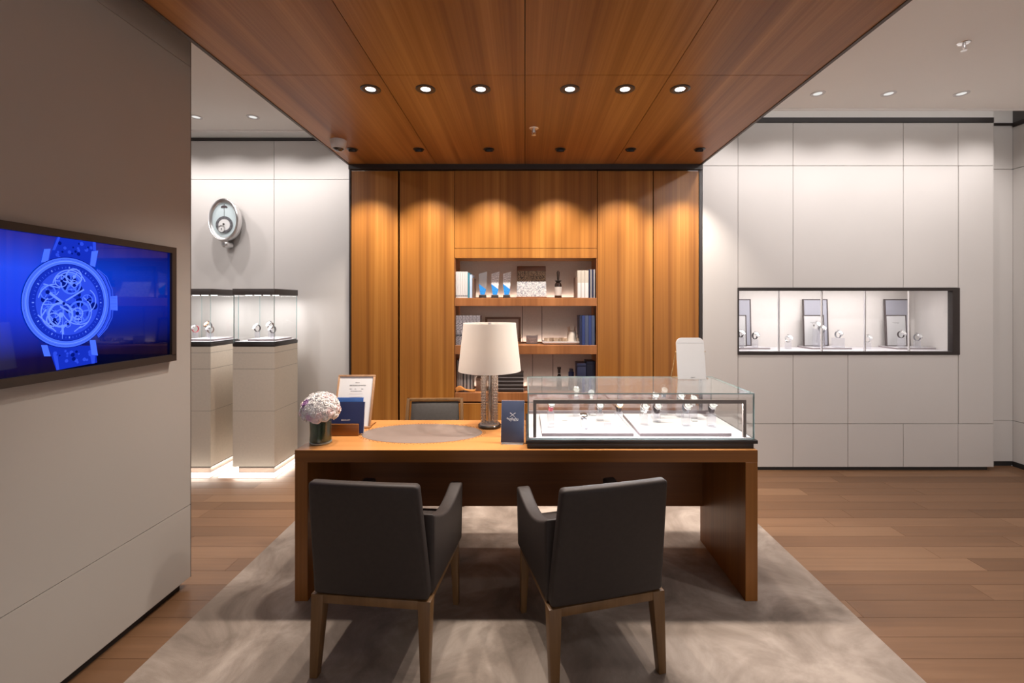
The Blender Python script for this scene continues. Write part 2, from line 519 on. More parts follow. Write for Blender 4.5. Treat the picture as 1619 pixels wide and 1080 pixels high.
# partition with the television
XP = -1.745
mb = MB()
for a, b in ((.045, .423), (.423, 2.705), (2.705, 3.10)):
    mb.box(XP - .02, XP, YN, 2.376, a + .0015, b - .0015, 0)
mb.box(XP - .40, XP - .02, YN, 2.376, .045, 3.10, 1)
mb.box(XP - .40, XP + .001, 2.376, 2.379, .045, 3.10, 2)
struct(mb.build('wall_left', ['wall_part', 'gap', 'dark_trim'], smooth=False), 'greige partition that carries the television')
mb = MB(); mb.box(XP - .38, XP - .03, YN, 2.34, 0, .045)
struct(mb.build('baseboard_left', 'black_matte', smooth=False), 'recessed black plinth under the partition')

# ceilings
mb = MB()
mb.box(0, XR, YN, 3.823, ZC, ZC + .04); mb.box(XL, 0, YN, 4.299, ZC, ZC + .04)
mb.box(0, XR, 3.80, 3.823, ZC - .012, ZC); mb.box(XL, 0, 4.276, 4.299, ZC - .012, ZC)
mb.box(XL, XR, 3.7, 4.55, 3.34, 3.38); mb.box(-.02, .02, 3.823, 4.40, ZC, 3.34)
struct(mb.build('ceiling', 'white', smooth=False), 'white painted ceiling with a slot along the back walls')
mb = MB(); g = .002
xs = [-1.535, -.776, 0, .776, 1.535]; ys = [YN, -.03, 2.433, YB - .03]
for i in range(4):
    for j in range(3):
        mb.box(xs[i] + g, xs[i + 1] - g, ys[j] + g, ys[j + 1] - g, ZW, ZW + .02, 0)
mb.box(-1.53, 1.53, YN, 3.98, ZW + .02, 3.08, 1)
struct(mb.build('ceiling_wood', ['wood_y', 'black_matte'], smooth=False), 'lowered wooden veneer ceiling above the desk')
mb = MB(); mb.box(-1.553, -1.535, YN, YB - .01, ZW - .004, ZW + .10); mb.box(1.535, 1.553, YN, YB - .01, ZW - .004, ZW + .10)
struct(mb.build('trim_3', 'dark_trim', smooth=False), 'dark metal edge of the wooden ceiling')
mb = MB(); mb.box(-1.543, 1.556, YB - .03, YB + .02, 2.645, 2.692); mb.box(-1.545, -1.533, YB - .012, YB + .4, 0, 2.645)
mb.box(1.534, 1.560, YB - .004, YB + .05, 0, 2.645)
struct(mb.build('trim_4', 'black', smooth=False), 'black edge framing the wooden cabinets')

# ------------------------------------------------------------------ cabinets and bookcase
def tall_cabinet(x0, x1, label, z0=.03, z1=2.642):
    t = thing('tall_cabinet', label, 'cabinet', ((x0 + x1) / 2, YB + .18, 0), group='tall wooden cabinets beside the bookcase')
    w = (x1 - x0) / 2
    MB().box(-w + .002, w - .002, -.155, .16, 0, z1).build('body', 'desk_dark', t, smooth=False)
    MB().box(-w + .001, w - .001, -.18, -.157, z0, z1 - .004).build('door', 'wood_z', t, bevel=.001, segs=1)


tall_cabinet(-1.531, -1.120, 'tall wooden cabinet at the left end, beside the pale wall')
tall_cabinet(-1.104, -.622, 'tall wooden cabinet directly left of the bookcase')
tall_cabinet(.638, 1.127, 'tall wooden cabinet directly right of the bookcase')
tall_cabinet(1.133, 1.531, 'tall wooden cabinet at the right end, behind the standing mirror')

NB = 4.32     # back panel of the bookcase
bc = thing('bookcase', 'wooden bookcase with three lit open shelves in the middle of the cabinets', 'bookcase', (0, YB, 0))
bx0, bx1 = -.6195, .6345
MB().box(bx0, bx1, 0, .31, 1.957, 2.640).build('upper_panel', 'wood_z', bc, bevel=.001, segs=1)
MB().box(bx0, bx1, 0, .31, 1.871, 1.954).build('header', 'wood_z', bc, bevel=.001, segs=1)
for sx in (0, 1):
    a = bx0 if sx == 0 else bx1 - .004
    MB().box(a, a + .004, .002, .31, .60, 1.871).build('side_panel', 'shelf_wood', bc, smooth=False)
for z0, z1 in ((1.448, 1.520), (1.0244, 1.102), (.607, .685)):
    s = MB().box(bx0 + .004, bx1 - .004, .001, .305, z0, z1).build('shelf', 'shelf_wood', bc, bevel=.0015, segs=1)
    MB().box(bx0 + .03, bx1 - .03, .272, .282, z1 + .0005, z1 + .003).build('led_strip', 'led', s)
    MB().box(bx0 + .004, bx1 - .004, .262, .268, z1, z1 + .009).build('led_lip', 'shelf_wood', s, smooth=False)
for (z0, z1, seams) in ((1.520, 1.871, ()), (1.102, 1.448, (-.025, .161)), (.685, 1.0244, (.072, .264))):
    mb = MB(); e = [bx0 + .004] + list(seams) + [bx1 - .004]
    for i in range(len(e) - 1):
        mb.box(e[i] + (.003 if i else 0), e[i + 1] - (.003 if i < len(e) - 2 else 0), .305, .315, z0, z1, 0)
    mb.box(bx0, bx1, .315, .325, z0, z1, 1)
    mb.build('back_panel', ['fabric', 'gap'], bc, smooth=False)
for z0, z1 in ((.31, .592), (.03, .304)):
    for a, b in ((bx0 + .002, .006), (.010, bx1 - .002)):
        MB().box(a, b, .0, .3, z0, z1).build('drawer', 'wood_z', bc, bevel=.001, segs=1)
MB().box(bx0 + .002, bx1 - .002, .02, .3, .0, .605).build('carcass', 'desk_dark', bc, smooth=False)

# ------------------------------------------------------------------ ceiling fixtures
def ordi(k):
    return ('first', 'second', 'third', 'fourth', 'fifth', 'sixth', 'seventh', 'eighth', 'ninth', 'tenth', 'eleventh', 'twelfth')[k]


def downlight(x, y, label):
    t = thing('recessed_downlight', label, 'ceiling light', (x, y, ZW), group='lit downlights in the wooden ceiling')
    MB().lathe([(.0275, -.0015), (.034, -.0045), (.052, -.0052), (.056, -.003), (.056, -.0002)], 40, cap=False).build('trim_ring', 'black', t)
    MB().lathe([(1e-6, -.0018), (.0275, -.0016), (.0275, -.0005)], 32, cap=False).build('lens', 'lens', t)
    spot((x, y, ZW - .012), (x, y - .40, 0), 64, 100, .6, .032, WARM, t)
    return t


L1 = ['leftmost lit round downlight in the wooden ceiling', 'second lit downlight from the left in the wooden ceiling',
      'third lit downlight from the left, left of the centre joint', 'fourth lit downlight from the left, right of the centre joint',
      'fifth lit downlight from the left in the wooden ceiling', 'rightmost lit round downlight in the wooden ceiling']
for k, px in enumerate((586, 673, 760, 901, 988, 1075)):
    downlight((px - CX) * 1.22 / 339, 2.59, L1[k])

for k, px in enumerate((557, 662, 773, 886, 997, 1106)):
    x = (px - CX) * 1.22 / 244
    t = thing('wall_washer', 'black wall washer near the cabinets, %s from the left' % ordi(k), 'ceiling light', (x, 3.60, ZW),
              group='black wall washers above the cabinets')
    MB().lathe([(.0, -.004), (.030, -.004), (.034, -.003), (.043, -.003), (.0435, -.0002)], 32, cap=False).build('trim_ring', 'black', t)
    o = MB().lathe([(.026, -.016), (.030, -.016), (.031, 0)], 28, cap=False)
    o.lathe([(1e-6, -.010), (.026, -.010)], 28, cap=False)
    o.build('snoot', 'black_matte', t, loc=(0, .004, -.001), rot=(R(14), 0, 0))
    spot((x, 3.602, ZW - .03), (x, 3.602 + .42, 1.15), 62, 84, .9, .02, WARM, t)

RW = []
for k, (px, y) in enumerate(((1293, 3.535), (1405, 3.535), (1520, 3.535))):
    RW.append(((px - CX) * 1.63 / 332, y))
for k, (x, y) in enumerate(RW + [(3.96, 3.535), (1.72, 3.535)]):
    t = thing('ceiling_spotlight', ['white ceiling spotlight nearest the wooden ceiling, right side', 'white ceiling spotlight second from the wooden ceiling, right side',
                                    'white ceiling spotlight third from the wooden ceiling, right side', 'white ceiling spotlight in the far right corner',
                                    'white ceiling spotlight tucked beside the wooden ceiling edge, right side'][k],
              'ceiling light', (x, y, ZC), group='white ceiling spotlights on the right')
    MB().lathe([(.030, .0), (.034, -.004), (.050, -.004), (.052, -.0002)], 36, cap=False).build('trim_ring', 'offwhite', t)
    MB().lathe([(1e-6, -.001), (.031, -.001)], 28, cap=False).build('lens', 'lens_dim', t)
    spot((x, y, ZC - .02), (x, YB - .08, 1.0), 17, 126, .8, .03, NEUT, t)
for k, x in enumerate(((400 - CX) * 1.63 / 295, (310 - CX) * 1.63 / 295, -3.37, -1.86)):
    t = thing('ceiling_spotlight', ['white ceiling spotlight above the pedestals, right of two', 'white ceiling spotlight above the pedestals, left of two',
                                    'white ceiling spotlight hidden behind the partition', 'white ceiling spotlight beside the wooden ceiling, left side'][k],
              'ceiling light', (x, 3.978, ZC), group='white ceiling spotlights on the left')
    MB().lathe([(.030, .0), (.034, -.004), (.050, -.004), (.052, -.0002)], 36, cap=False).build('trim_ring', 'offwhite', t)
    MB().lathe([(1e-6, -.001), (.031, -.001)], 28, cap=False).build('lens', 'lens_dim', t)
    spot((x, 3.978, ZC - .02), (x + .02, YL - .05, .90), 20, 126, .8, .02, NEUT, t)

for k, (x, y, tx, ty, tz, w_) in enumerate(((2.25, 1.55, 2.3, 4.0, .5, 60), (3.40, 1.55, 3.3, 4.0, .5, 60), (2.8, .1, 2.8, 2.6, 0, 40), (-2.75, 2.0, -2.6, 4.3, .3, 66), (-3.7, 2.0, -3.3, 4.3, .4, 30))):  # spotlights added out of view to brighten the bays and pedestals
    t = thing('ceiling_spotlight', ['added fill spotlight over the middle of the right bay, left one', 'added fill spotlight over the middle of the right bay, right one',
                                    'added fill spotlight over the right bay nearest the entrance', 'added fill spotlight in the left bay aimed at the pedestals',
                                    'added fill spotlight in the left bay near its side wall'][k], 'ceiling light', (x, y, ZC), group='added fill spotlights outside the view')
    MB().lathe([(.030, .0), (.034, -.004), (.050, -.004), (.052, -.0002)], 36, cap=False).build('trim_ring', 'offwhite', t)
    MB().lathe([(1e-6, -.001), (.031, -.001)], 28, cap=False).build('lens', 'lens_dim', t)
    spot((x, y, ZC - .02), (tx, ty, tz), w_, 120, 1.0, .05, NEUT, t)


def sprinkler(x, y, z, m, label):
    t = thing('fire_sprinkler', label, 'sprinkler', (x, y, z))
    MB().lathe([(.004, -.006), (.030, -.004), (.034, -.0005)], 28).build('cover_plate', m, t)
    b = MB().lathe([(.007, -.03), (.009, -.026), (.009, -.004)], 14)
    b.tube([(-.011, 0, -.012), (-.013, 0, -.030), (-.004, 0, -.044)], .0022, 6).tube([(.011, 0, -.012), (.013, 0, -.030), (.004, 0, -.044)], .0022, 6)
    b.build('frame_arms', 'steel', t)
    MB().lathe([(.004, -.049), (.016, -.048), (.016, -.0465), (.004, -.043)], 20).build('deflector', 'steel', t)


sprinkler(X(844, 3.17), 3.17, ZW, 'steel', 'small sprinkler head on the wooden ceiling by the centre joint')
sprinkler(2.745, 2.848, ZC, 'chrome', 'chrome sprinkler head on the white ceiling, upper right')

t = thing('dome_camera', 'white security dome camera at the left edge of the wooden ceiling', 'security camera', (-1.395, 3.405, ZW))
MB().lathe([(.040, -.062), (.047, -.055), (.056, -.030), (.058, -.012), (.058, 0)], 40, cap=False).build('housing', 'offwhite', t)
MB().lathe([(1e-6, -.080), (.020, -.077), (.034, -.066), (.041, -.050), (.041, -.04)], 32, cap=False).build('dome', 'bottle', t)
MB().torus(.044, .0045, 36, 8, (0, 0, -.060)).build('dome_ring', 'offwhite', t)

# ------------------------------------------------------------------ rug
def rug_mat():
    m, nt, p = new_mat('velvet_rug'); N = nt.nodes; L = nt.links
    tc = N.new('ShaderNodeTexCoord')
    n = N.new('ShaderNodeTexNoise'); n.inputs['Scale'].default_value = 2.6; n.inputs['Detail'].default_value = 7
    n.inputs['Roughness'].default_value = .62; n.inputs['Distortion'].default_value = .8
    L.new(tc.outputs['Object'], n.inputs['Vector'])
    r = N.new('ShaderNodeValToRGB'); e = r.color_ramp.elements
    e[0].position = .33; e[0].color = (.16, .125, .10, 1); e[1].position = .66; e[1].color = (.41, .345, .295, 1)
    x = e.new(.5); x.color = (.27, .22, .183, 1)
    L.new(n.outputs['Fac'], r.inputs['Fac']); L.new(r.outputs['Color'], p.inputs['Base Color'])
    p.inputs['Roughness'].default_value = .95; p.inputs['Sheen Weight'].default_value = .15
    p.inputs['Specular IOR Level'].default_value = .1
    n2 = N.new('ShaderNodeTexNoise'); n2.inputs['Scale'].default_value = 400; L.new(tc.outputs['Object'], n2.inputs['Vector'])
    b = N.new('ShaderNodeBump'); b.inputs['Strength'].default_value = .25; b.inputs['Distance'].default_value = .004
    L.new(n2.outputs['Fac'], b.inputs['Height']); L.new(b.outputs['Normal'], p.inputs['Normal'])
    return m


M['rug'] = rug_mat()
mb = MB(); mb.box(-1.55, 1.55, -1.2, YB - .02, 0, .008)
tag(mb.build('rug', 'rug', bevel=.003), 'taupe velvety rug under the desk and chairs', 'rug')
ZF = .008

# ------------------------------------------------------------------ desk
DX0, DX1, DY0, DY1, DZ = -1.130, 1.143, 2.236, 2.815, .75
desk = thing('desk', 'long wooden consultation desk with a leather oval in its top', 'desk', (0, 2.525, ZF))
l = lambda x0, x1, y0, y1, z0, z1: (x0, x1, y0 - 2.525, y1 - 2.525, z0 - ZF, z1 - ZF)
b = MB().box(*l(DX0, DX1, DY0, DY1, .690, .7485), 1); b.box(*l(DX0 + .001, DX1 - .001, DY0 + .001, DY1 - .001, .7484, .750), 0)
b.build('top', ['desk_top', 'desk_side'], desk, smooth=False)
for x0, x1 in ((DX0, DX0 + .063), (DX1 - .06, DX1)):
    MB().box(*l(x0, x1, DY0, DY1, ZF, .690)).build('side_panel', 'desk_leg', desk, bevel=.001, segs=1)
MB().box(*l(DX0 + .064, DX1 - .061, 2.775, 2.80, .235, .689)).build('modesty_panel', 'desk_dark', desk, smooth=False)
OX, OY, OA, OB = -.570, 2.533, .3325, .187
MB().lathe([(1, -.0006), (1, .0006)], 96, (OX, OY - 2.525, .7504 - ZF), 0, OA, OB).build('leather_inlay', 'mat_leather', desk, smooth=False)
st = MB()
for k in range(64):
    a = 2 * PI * k / 64
    for da, rr in ((0, .016), (.05, .008)):
        x, y = OX + (OA + rr) * math.cos(a + da), OY - 2.525 + (OB + rr) * math.sin(a + da)
        st.lathe([(.0026, 0), (.0026, .0006)], 8, (x, y, .7501 - ZF))
st.build('stitching', 'stitch', desk)
# ------------------------------------------------------------------ armchairs
def rounded(mb, fn, nu, nv):
    mb.grid(fn, nu, nv)


def cushion(name, corners, thick, m, parent, puff=.012, bev=.012, dome=None):
    """a padded slab: corners are 4 points of the front face (ccw), thickness along the face normal"""
    a, b, c, d = [Vector(p) for p in corners]
    n = (b - a).cross(d - a).normalized()
    mb = MB(); N = 8; vs = []; fs = []
    for side in (0, 1):
        for i in range(N + 1):
            for j in range(N + 1):
                u, v = i / N, j / N
                p = (a * (1 - u) + b * u) * (1 - v) + (d * (1 - u) + c * u) * v
                q = (1 - (2 * u - 1) ** 4) * (1 - (2 * v - 1) ** 4)
                off = puff * q if side == 0 else -thick - (dome if dome is not None else puff) * q
                vs.append(tuple(p + n * off))
    K = (N + 1) * (N + 1)
    for i in range(N):
        for j in range(N):
            p = i * (N + 1) + j
            fs.append((p, p + N + 1, p + N + 2, p + 1)); fs.append((K + p, K + p + 1, K + p + N + 2, K + p + N + 1))
    ring = [i * (N + 1) for i in range(N)] + [N * (N + 1) + j for j in range(N)] + [i * (N + 1) + N for i in range(N, 0, -1)] + [j for j in range(N, 0, -1)]
    for k in range(len(ring)):
        p, q = ring[k], ring[(k + 1) % len(ring)]
        fs.append((p, q, q + K, p + K))
    mb.add(vs, fs)
    return mb.build(name, m, parent, bevel=bev, segs=3, angle=60)


def armchair(loc, rz, label):
    """faces +Y; origin on the floor below the middle of the rear legs"""
    t = thing('armchair', label, 'chair', (loc[0], loc[1], ZF), rz, 'leather armchairs in front of the desk')
    hw, dp = .228, .455            # half width and depth between legs
    # legs, tapered, splayed a little
    for sx in (-1, 1):
        MB().taper((sx * (hw - .005) - .016, sx * (hw - .005) + .016, -.040, -.008), (sx * (hw - .012) - .026, sx * (hw - .012) + .026, -.022, .030), 0, .318).build('leg', 'chair_wood', t, bevel=.003)
        MB().taper((sx * (hw - .008) - .013, sx * (hw - .008) + .013, dp - .015, dp + .012), (sx * (hw - .014) - .021, sx * (hw - .014) + .021, dp - .035, dp + .006), 0, .318).build('leg', 'chair_wood', t, bevel=.003)
    fr = MB()
    fr.box(-hw + .03, hw - .03, -.020, .004, .283, .318); fr.box(-hw + .03, hw - .03, dp - .022, dp, .283, .318)
    fr.box(-hw - .006, -hw + .02, .02, dp - .03, .290, .318); fr.box(hw - .02, hw + .006, .02, dp - .03, .290, .318)
    fr.build('seat_frame', 'chair_wood', t, bevel=.003)
    # backrest: outer face leans, slightly bowed, top rounded
    N = 12

    def backsurf(u, v, y_off):
        w = (hw + .006) * (1 - .085 * v)
        x = (2 * u - 1) * w
        z = .320 + .468 * v + .006 * (1 - (2 * u - 1) ** 2) * (v > .99)
        y = -.022 - .075 * v - .020 * (1 - (2 * u - 1) ** 2) * (.3 + .7 * v) + y_off
        return (x, y, z)
    mb = MB(); vs = []; fs = []
    for s in (0, 1):
        for i in range(N + 1):
            for j in range(N + 1):
                vs.append(backsurf(i / N, j / N, 0 if s == 0 else .062 - .012 * (j / N)))
    K = (N + 1) ** 2
    for i in range(N):
        for j in range(N):
            p = i * (N + 1) + j
            fs += [(p, p + 1, p + N + 2, p + N + 1), (K + p, K + p + N + 1, K + p + N + 2, K + p + 1)]
    ring = [i * (N + 1) for i in range(N)] + [N * (N + 1) + j for j in range(N)] + [i * (N + 1) + N for i in range(N, 0, -1)] + [j for j in range(N, 0, -1)]
    for k in range(len(ring)):
        p, q = ring[k], ring[(k + 1) % len(ring)]
        fs.append((p, q, q + K, p + K))
    mb.add(vs, fs); mb.build('backrest', 'leather', t, bevel=.016, segs=4, angle=60)
    # arms: upholstered side panels
    for sx in (-1, 1):
        mb = MB(); vs = []; fs = []; n = 14
        for i in range(n + 1):
            q = i / n
            y = .020 + (dp + .006 - .020) * q
            zt = .592 + .045 * (1 - q) ** 2 - .045 * math.sin(PI * min(1, q * 1.05)) + .004 * q
            zb = .320
            xo = sx * (hw + .012 + .006 * q)
            xi = sx * (hw - .040)
            for x, z in ((xo, zb), (sx * (hw + .014 + .010 * q), zt), (xi, zt), (xi, zb)):
                vs.append((x, y, z))
        for i in range(n):
            for j in range(4):
                j2 = (j + 1) % 4
                fs.append((i * 4 + j, i * 4 + j2, (i + 1) * 4 + j2, (i + 1) * 4 + j))
        fs += [(0, 1, 2, 3), (n * 4 + 3, n * 4 + 2, n * 4 + 1, n * 4)]
        mb.add(vs, fs); mb.build('armrest', 'leather', t, bevel=.011, segs=3, angle=60)
    cushion('seat', [(-hw + .043, .045, .452), (hw - .043, .045, .452), (hw - .043, dp, .462), (-hw + .043, dp, .462)], .125, 'leather', t, .012, .018, 0)
    return t


armchair((-.600, 1.790), R(-6), 'dark brown leather armchair on the left, seen from behind')
armchair((.318, 1.778), R(14.5), 'dark brown leather armchair on the right, seen from behind')

# the chair on the staff side
t = thing('desk_chair', 'grey leather chair in a wooden frame behind the desk', 'chair', (-.655, 3.27, ZF), R(182))
hw = .205
for sx in (-1, 1):
    MB().taper((sx * hw - .014, sx * hw + .014, -.03, 0), (sx * hw - .017, sx * hw + .017, 0, .035), 0, .42).build('leg', 'chair_wood', t, bevel=.002)
    MB().taper((sx * hw - .012, sx * hw + .012, .40, .424), (sx * hw - .017, sx * hw + .017, .39, .424), 0, .42).build('leg', 'chair_wood', t, bevel=.002)
bf = MB()
for sx in (-1, 1):
    bf.taper((sx * hw - .014, sx * hw + .014, 0, .03), (sx * (hw - .012) - .010, sx * (hw - .012) + .010, -.075, -.05), .42, .77)
bf.taper((-hw + .002, hw - .002, -.075, -.05), (-hw + .004, hw - .004, -.078, -.053), .752, .770)
bf.box(-hw, hw, 0, .03, .42, .45)
bf.build('back_frame', 'chair_wood', t, bevel=.002)
cushion('backrest', [(hw - .022, -.035, .47), (-hw + .022, -.035, .47), (-hw + .034, -.062, .747), (hw - .034, -.062, .747)], .012, 'leather_far', t, .012, .004)
cushion('seat', [(-hw, .03, .47), (hw, .03, .47), (hw, .42, .475), (-hw, .42, .475)], .06, 'leather_far', t, .01, .012, 0)

# ------------------------------------------------------------------ television
TX = -1.712
TY0, TY1, TZ0, TZ1 = 1.235, 2.2385, 1.190, 1.7436
tv = thing('television', 'wall television with a dark frame showing a blue skeleton watch', 'television', (XP, 1.737, 1.19))
def T(x, y, z): return (x - XP, y - 1.737, z - 1.19)
b = MB(); fw = .028
for y0, y1, z0, z1 in ((TY0, TY1, TZ1 - fw, TZ1), (TY0, TY1, TZ0, TZ0 + fw + .004), (TY0, TY0 + fw, TZ0 + fw, TZ1 - fw), (TY1 - fw, TY1, TZ0 + fw, TZ1 - fw)):
    b.box(.001, TX - XP, y0 - 1.737, y1 - 1.737, z0 - 1.19, z1 - 1.19)
b.build('frame', mat('tv_frame', (.030, .021, .017), .5), tv, smooth=False)


def tv_screen_mat():
    m = bpy.data.materials.new('blue_screen'); m.use_nodes = True
    nt = m.node_tree; nt.nodes.clear(); N = nt.nodes; L = nt.links
    o = N.new('ShaderNodeOutputMaterial'); e = N.new('ShaderNodeEmission'); gl = N.new('ShaderNodeBsdfGlossy')
    gl.inputs['Roughness'].default_value = .03
    tc = N.new('ShaderNodeTexCoord'); sp = N.new('ShaderNodeSeparateXYZ'); L.new(tc.outputs['Generated'], sp.inputs[0])
    rv = N.new('ShaderNodeValToRGB'); q = rv.color_ramp.elements
    q[0].position = 0; q[0].color = (.000, .001, .010, 1); q[1].position = 1; q[1].color = (.001, .008, .16, 1)
    a = q.new(.12); a.color = (.0, .001, .03, 1); a = q.new(.45); a.color = (.002, .022, .42, 1); a = q.new(.75); a.color = (.002, .036, .48, 1)
    L.new(sp.outputs['Z'], rv.inputs['Fac'])
    ry = N.new('ShaderNodeValToRGB'); q = ry.color_ramp.elements
    q[0].position = .3; q[0].color = (1.25, 1.25, 1.25, 1); q[1].position = 1; q[1].color = (.35, .30, .38, 1)
    L.new(sp.outputs['Y'], ry.inputs['Fac'])
    mx = N.new('ShaderNodeMix'); mx.data_type = 'RGBA'; mx.blend_type = 'MULTIPLY'; mx.inputs['Factor'].default_value = 1
    L.new(rv.outputs['Color'], mx.inputs['A']); L.new(ry.outputs['Color'], mx.inputs['B'])
    L.new(mx.outputs['Result'], e.inputs[0]); e.inputs[1].default_value = 1.15
    f = N.new('ShaderNodeFresnel'); f.inputs['IOR'].default_value = 1.4
    ms = N.new('ShaderNodeMixShader'); L.new(f.outputs[0], ms.inputs[0]); L.new(e.outputs[0], ms.inputs[1]); L.new(gl.outputs[0], ms.inputs[2])
    L.new(ms.outputs[0], o.inputs[0])
    return m


SX = TX - .012
M['screen'] = tv_screen_mat()
screen = MB().box(.001, SX - XP, TY0 + fw - 1.737, TY1 - fw - 1.737, fw, TZ1 - fw - 1.19).build('screen', 'screen', tv, smooth=False)
for nm, c, s in (('tvA', (.055, .13, .92), 1.0), ('tvB', (.02, .055, .62), 1.0), ('tvC', (.006, .022, .40), 1.0), ('tvD', (.001, .006, .16), 1.0), ('tvE', (.12, .22, 1.0), 1.0)):
    M[nm] = emis(nm, c, s)


def tvp(px, py):
    Y = -SX * F / (CX - px)
    return (Y, Z(py, Y))


class Draw:
    """flat figures on the screen, u along the wall, v up"""
    def __init__(s): s.mb = MB(); s.k = 0

    def poly(s, pts, mi):
        s.k += 1; x = SX - XP + .0004 + s.k * .000012
        s.mb.add([(x, u - 1.737, v - 1.19) for u, v in pts], [list(range(len(pts)))], mi)

    def ring(s, cu, cv, r0, r1, mi, a0=0, a1=360, n=56, e=1.0):
        s.k += 1; x = SX - XP + .0004 + s.k * .000012
        n = max(6, int(n * (a1 - a0) / 360)); vs = []; fs = []
        for i in range(n + 1):
            a = R(a0 + (a1 - a0) * i / n)
            for r in (r0, r1): vs.append((x, cu + r * math.cos(a) - 1.737, cv + r * math.sin(a) * e - 1.19))
        for i in range(n): fs.append((2 * i, 2 * i + 2, 2 * i + 3, 2 * i + 1))
        s.mb.add(vs, fs, mi)

    def bar(s, a, b, w, mi):
        a = Vector(a); b = Vector(b); d = (b - a).normalized(); n = Vector((-d.y, d.x)) * w / 2
        s.poly([tuple(a - n), tuple(b - n), tuple(b + n), tuple(a + n)], mi)

    def wheel(s, cu, cv, r, mi, spokes=4, rot=0, teeth=0):
        s.ring(cu, cv, r * .84, r, mi); s.ring(cu, cv, 0, r * .2, mi, n=20)
        for k in range(spokes):
            a = rot + 2 * PI * k / spokes
            s.bar((cu + r * .15 * math.cos(a), cv + r * .15 * math.sin(a)), (cu + r * .88 * math.cos(a), cv + r * .88 * math.sin(a)), r * .12, mi)
        for k in range(teeth):
            a = 2 * PI * k / teeth
            s.bar((cu + r * .97 * math.cos(a), cv + r * .97 * math.sin(a)), (cu + r * 1.08 * math.cos(a), cv + r * 1.08 * math.sin(a)), r * .08, mi)


D = Draw()
P = tvp
# strap, lugs
def zp(x, y): return P(20 + x / 4.5, 360 + y / 4.5)     # coordinates read from an enlarged detail
D.poly([zp(310, 68), zp(590, 105), zp(600, 260), zp(255, 240)], 2)
D.poly([zp(250, 840), zp(590, 840), zp(600, 960), zp(310, 1015)], 2)
rnd = random.Random(5)
for k in range(46):
    x = rnd.uniform(300, 570); y = rnd.choice((rnd.uniform(110, 215), rnd.uniform(870, 960)))
    c = zp(x, y); D.ring(c[0], c[1], 0, rnd.uniform(.003, .008), rnd.choice((1, 3, 1, 2)), n=14)
D.poly([zp(320, 66), zp(338, 68), zp(300, 160), zp(280, 160)], 1); D.poly([zp(568, 102), zp(590, 105), zp(592, 165), zp(570, 162)], 1)
D.poly([zp(285, 905), zp(318, 910), zp(330, 1010), zp(312, 1015)], 1); D.poly([zp(550, 905), zp(585, 905), zp(582, 965), zp(560, 968)], 1)
D.poly([zp(222, 152), zp(268, 150), zp(250, 240), zp(200, 248)], 0); D.poly([zp(560, 168), zp(607, 163), zp(585, 280), zp(548, 268)], 0)
D.poly([zp(200, 835), zp(245, 835), zp(270, 915), zp(222, 915)], 0); D.poly([zp(545, 800), zp(588, 800), zp(605, 910), zp(560, 905)], 0)
# case side and crown
D.poly([zp(600, 290), zp(660, 350), zp(700, 440), zp(712, 540), zp(700, 640), zp(665, 720), zp(610, 785), zp(560, 700), zp(560, 380)], 1)
for q in (0, 9, 18):
    pts = [(600 + q * .5, 300), (650 + q, 350), (688 + q, 440), (698 + q, 540), (688 + q, 640), (652 + q, 715), (606 + q * .5, 775)]
    for i in range(6): D.bar(zp(*pts[i]), zp(*pts[i + 1]), .0018, 0 if q != 9 else 3)
D.poly([zp(690, 490), zp(742, 484), (zp(745, 590)), zp(692, 585)], 0)
for k in range(9): D.bar(zp(694, 498 + k * 10), zp(738, 494 + k * 11), .0012, 1)
# case bezel as rings round the fitted centre
C0 = zp(375, 532); RV = abs(zp(375, 208)[1] - zp(375, 858)[1]) / 2; RH = abs(zp(62, 532)[0] - zp(690, 532)[0]) / 2
CC = ((zp(62, 532)[0] + zp(680, 532)[0]) / 2, (zp(375, 208)[1] + zp(375, 858)[1]) / 2)
ex = RV / RH
D.ring(*CC, 0, RH, 3, n=90, e=ex)
D.ring(*CC, RH * .95, RH * .985, 0, n=90, e=ex); D.ring(*CC, RH * .85, RH * .945, 0, n=90, e=ex); D.ring(*CC, RH * .90, RH * .915, 4, n=90, e=ex)
D.ring(*CC, RH * .71, RH * .84, 2, n=90, e=ex); D.ring(*CC, RH * .70, RH * .715, 1, n=90, e=ex)
D.ring(*CC, 0, RH * .70, 1, n=90, e=ex)
for k in range(60):
    a = 2 * PI * k / 60
    D.bar((CC[0] + RH * .75 * math.cos(a), CC[1] + RV * .75 * math.sin(a)), (CC[0] + RH * .79 * math.cos(a), CC[1] + RV * .79 * math.sin(a)), .0012 if k % 5 else .004, 0 if k % 5 else 4)
for k in range(30):
    a = rnd.uniform(0, 2 * PI); q = rnd.uniform(.1, .6) * RH
    D.ring(CC[0] + q * math.cos(a), CC[1] + q * math.sin(a), 0, rnd.uniform(.006, .018), 3 if k % 2 else 2, n=20)


def wh(x, y, rpx, mi, **kw):
    c = zp(x, y); D.wheel(c[0], c[1], abs(zp(x, y - rpx)[1] - c[1]), mi, **kw)


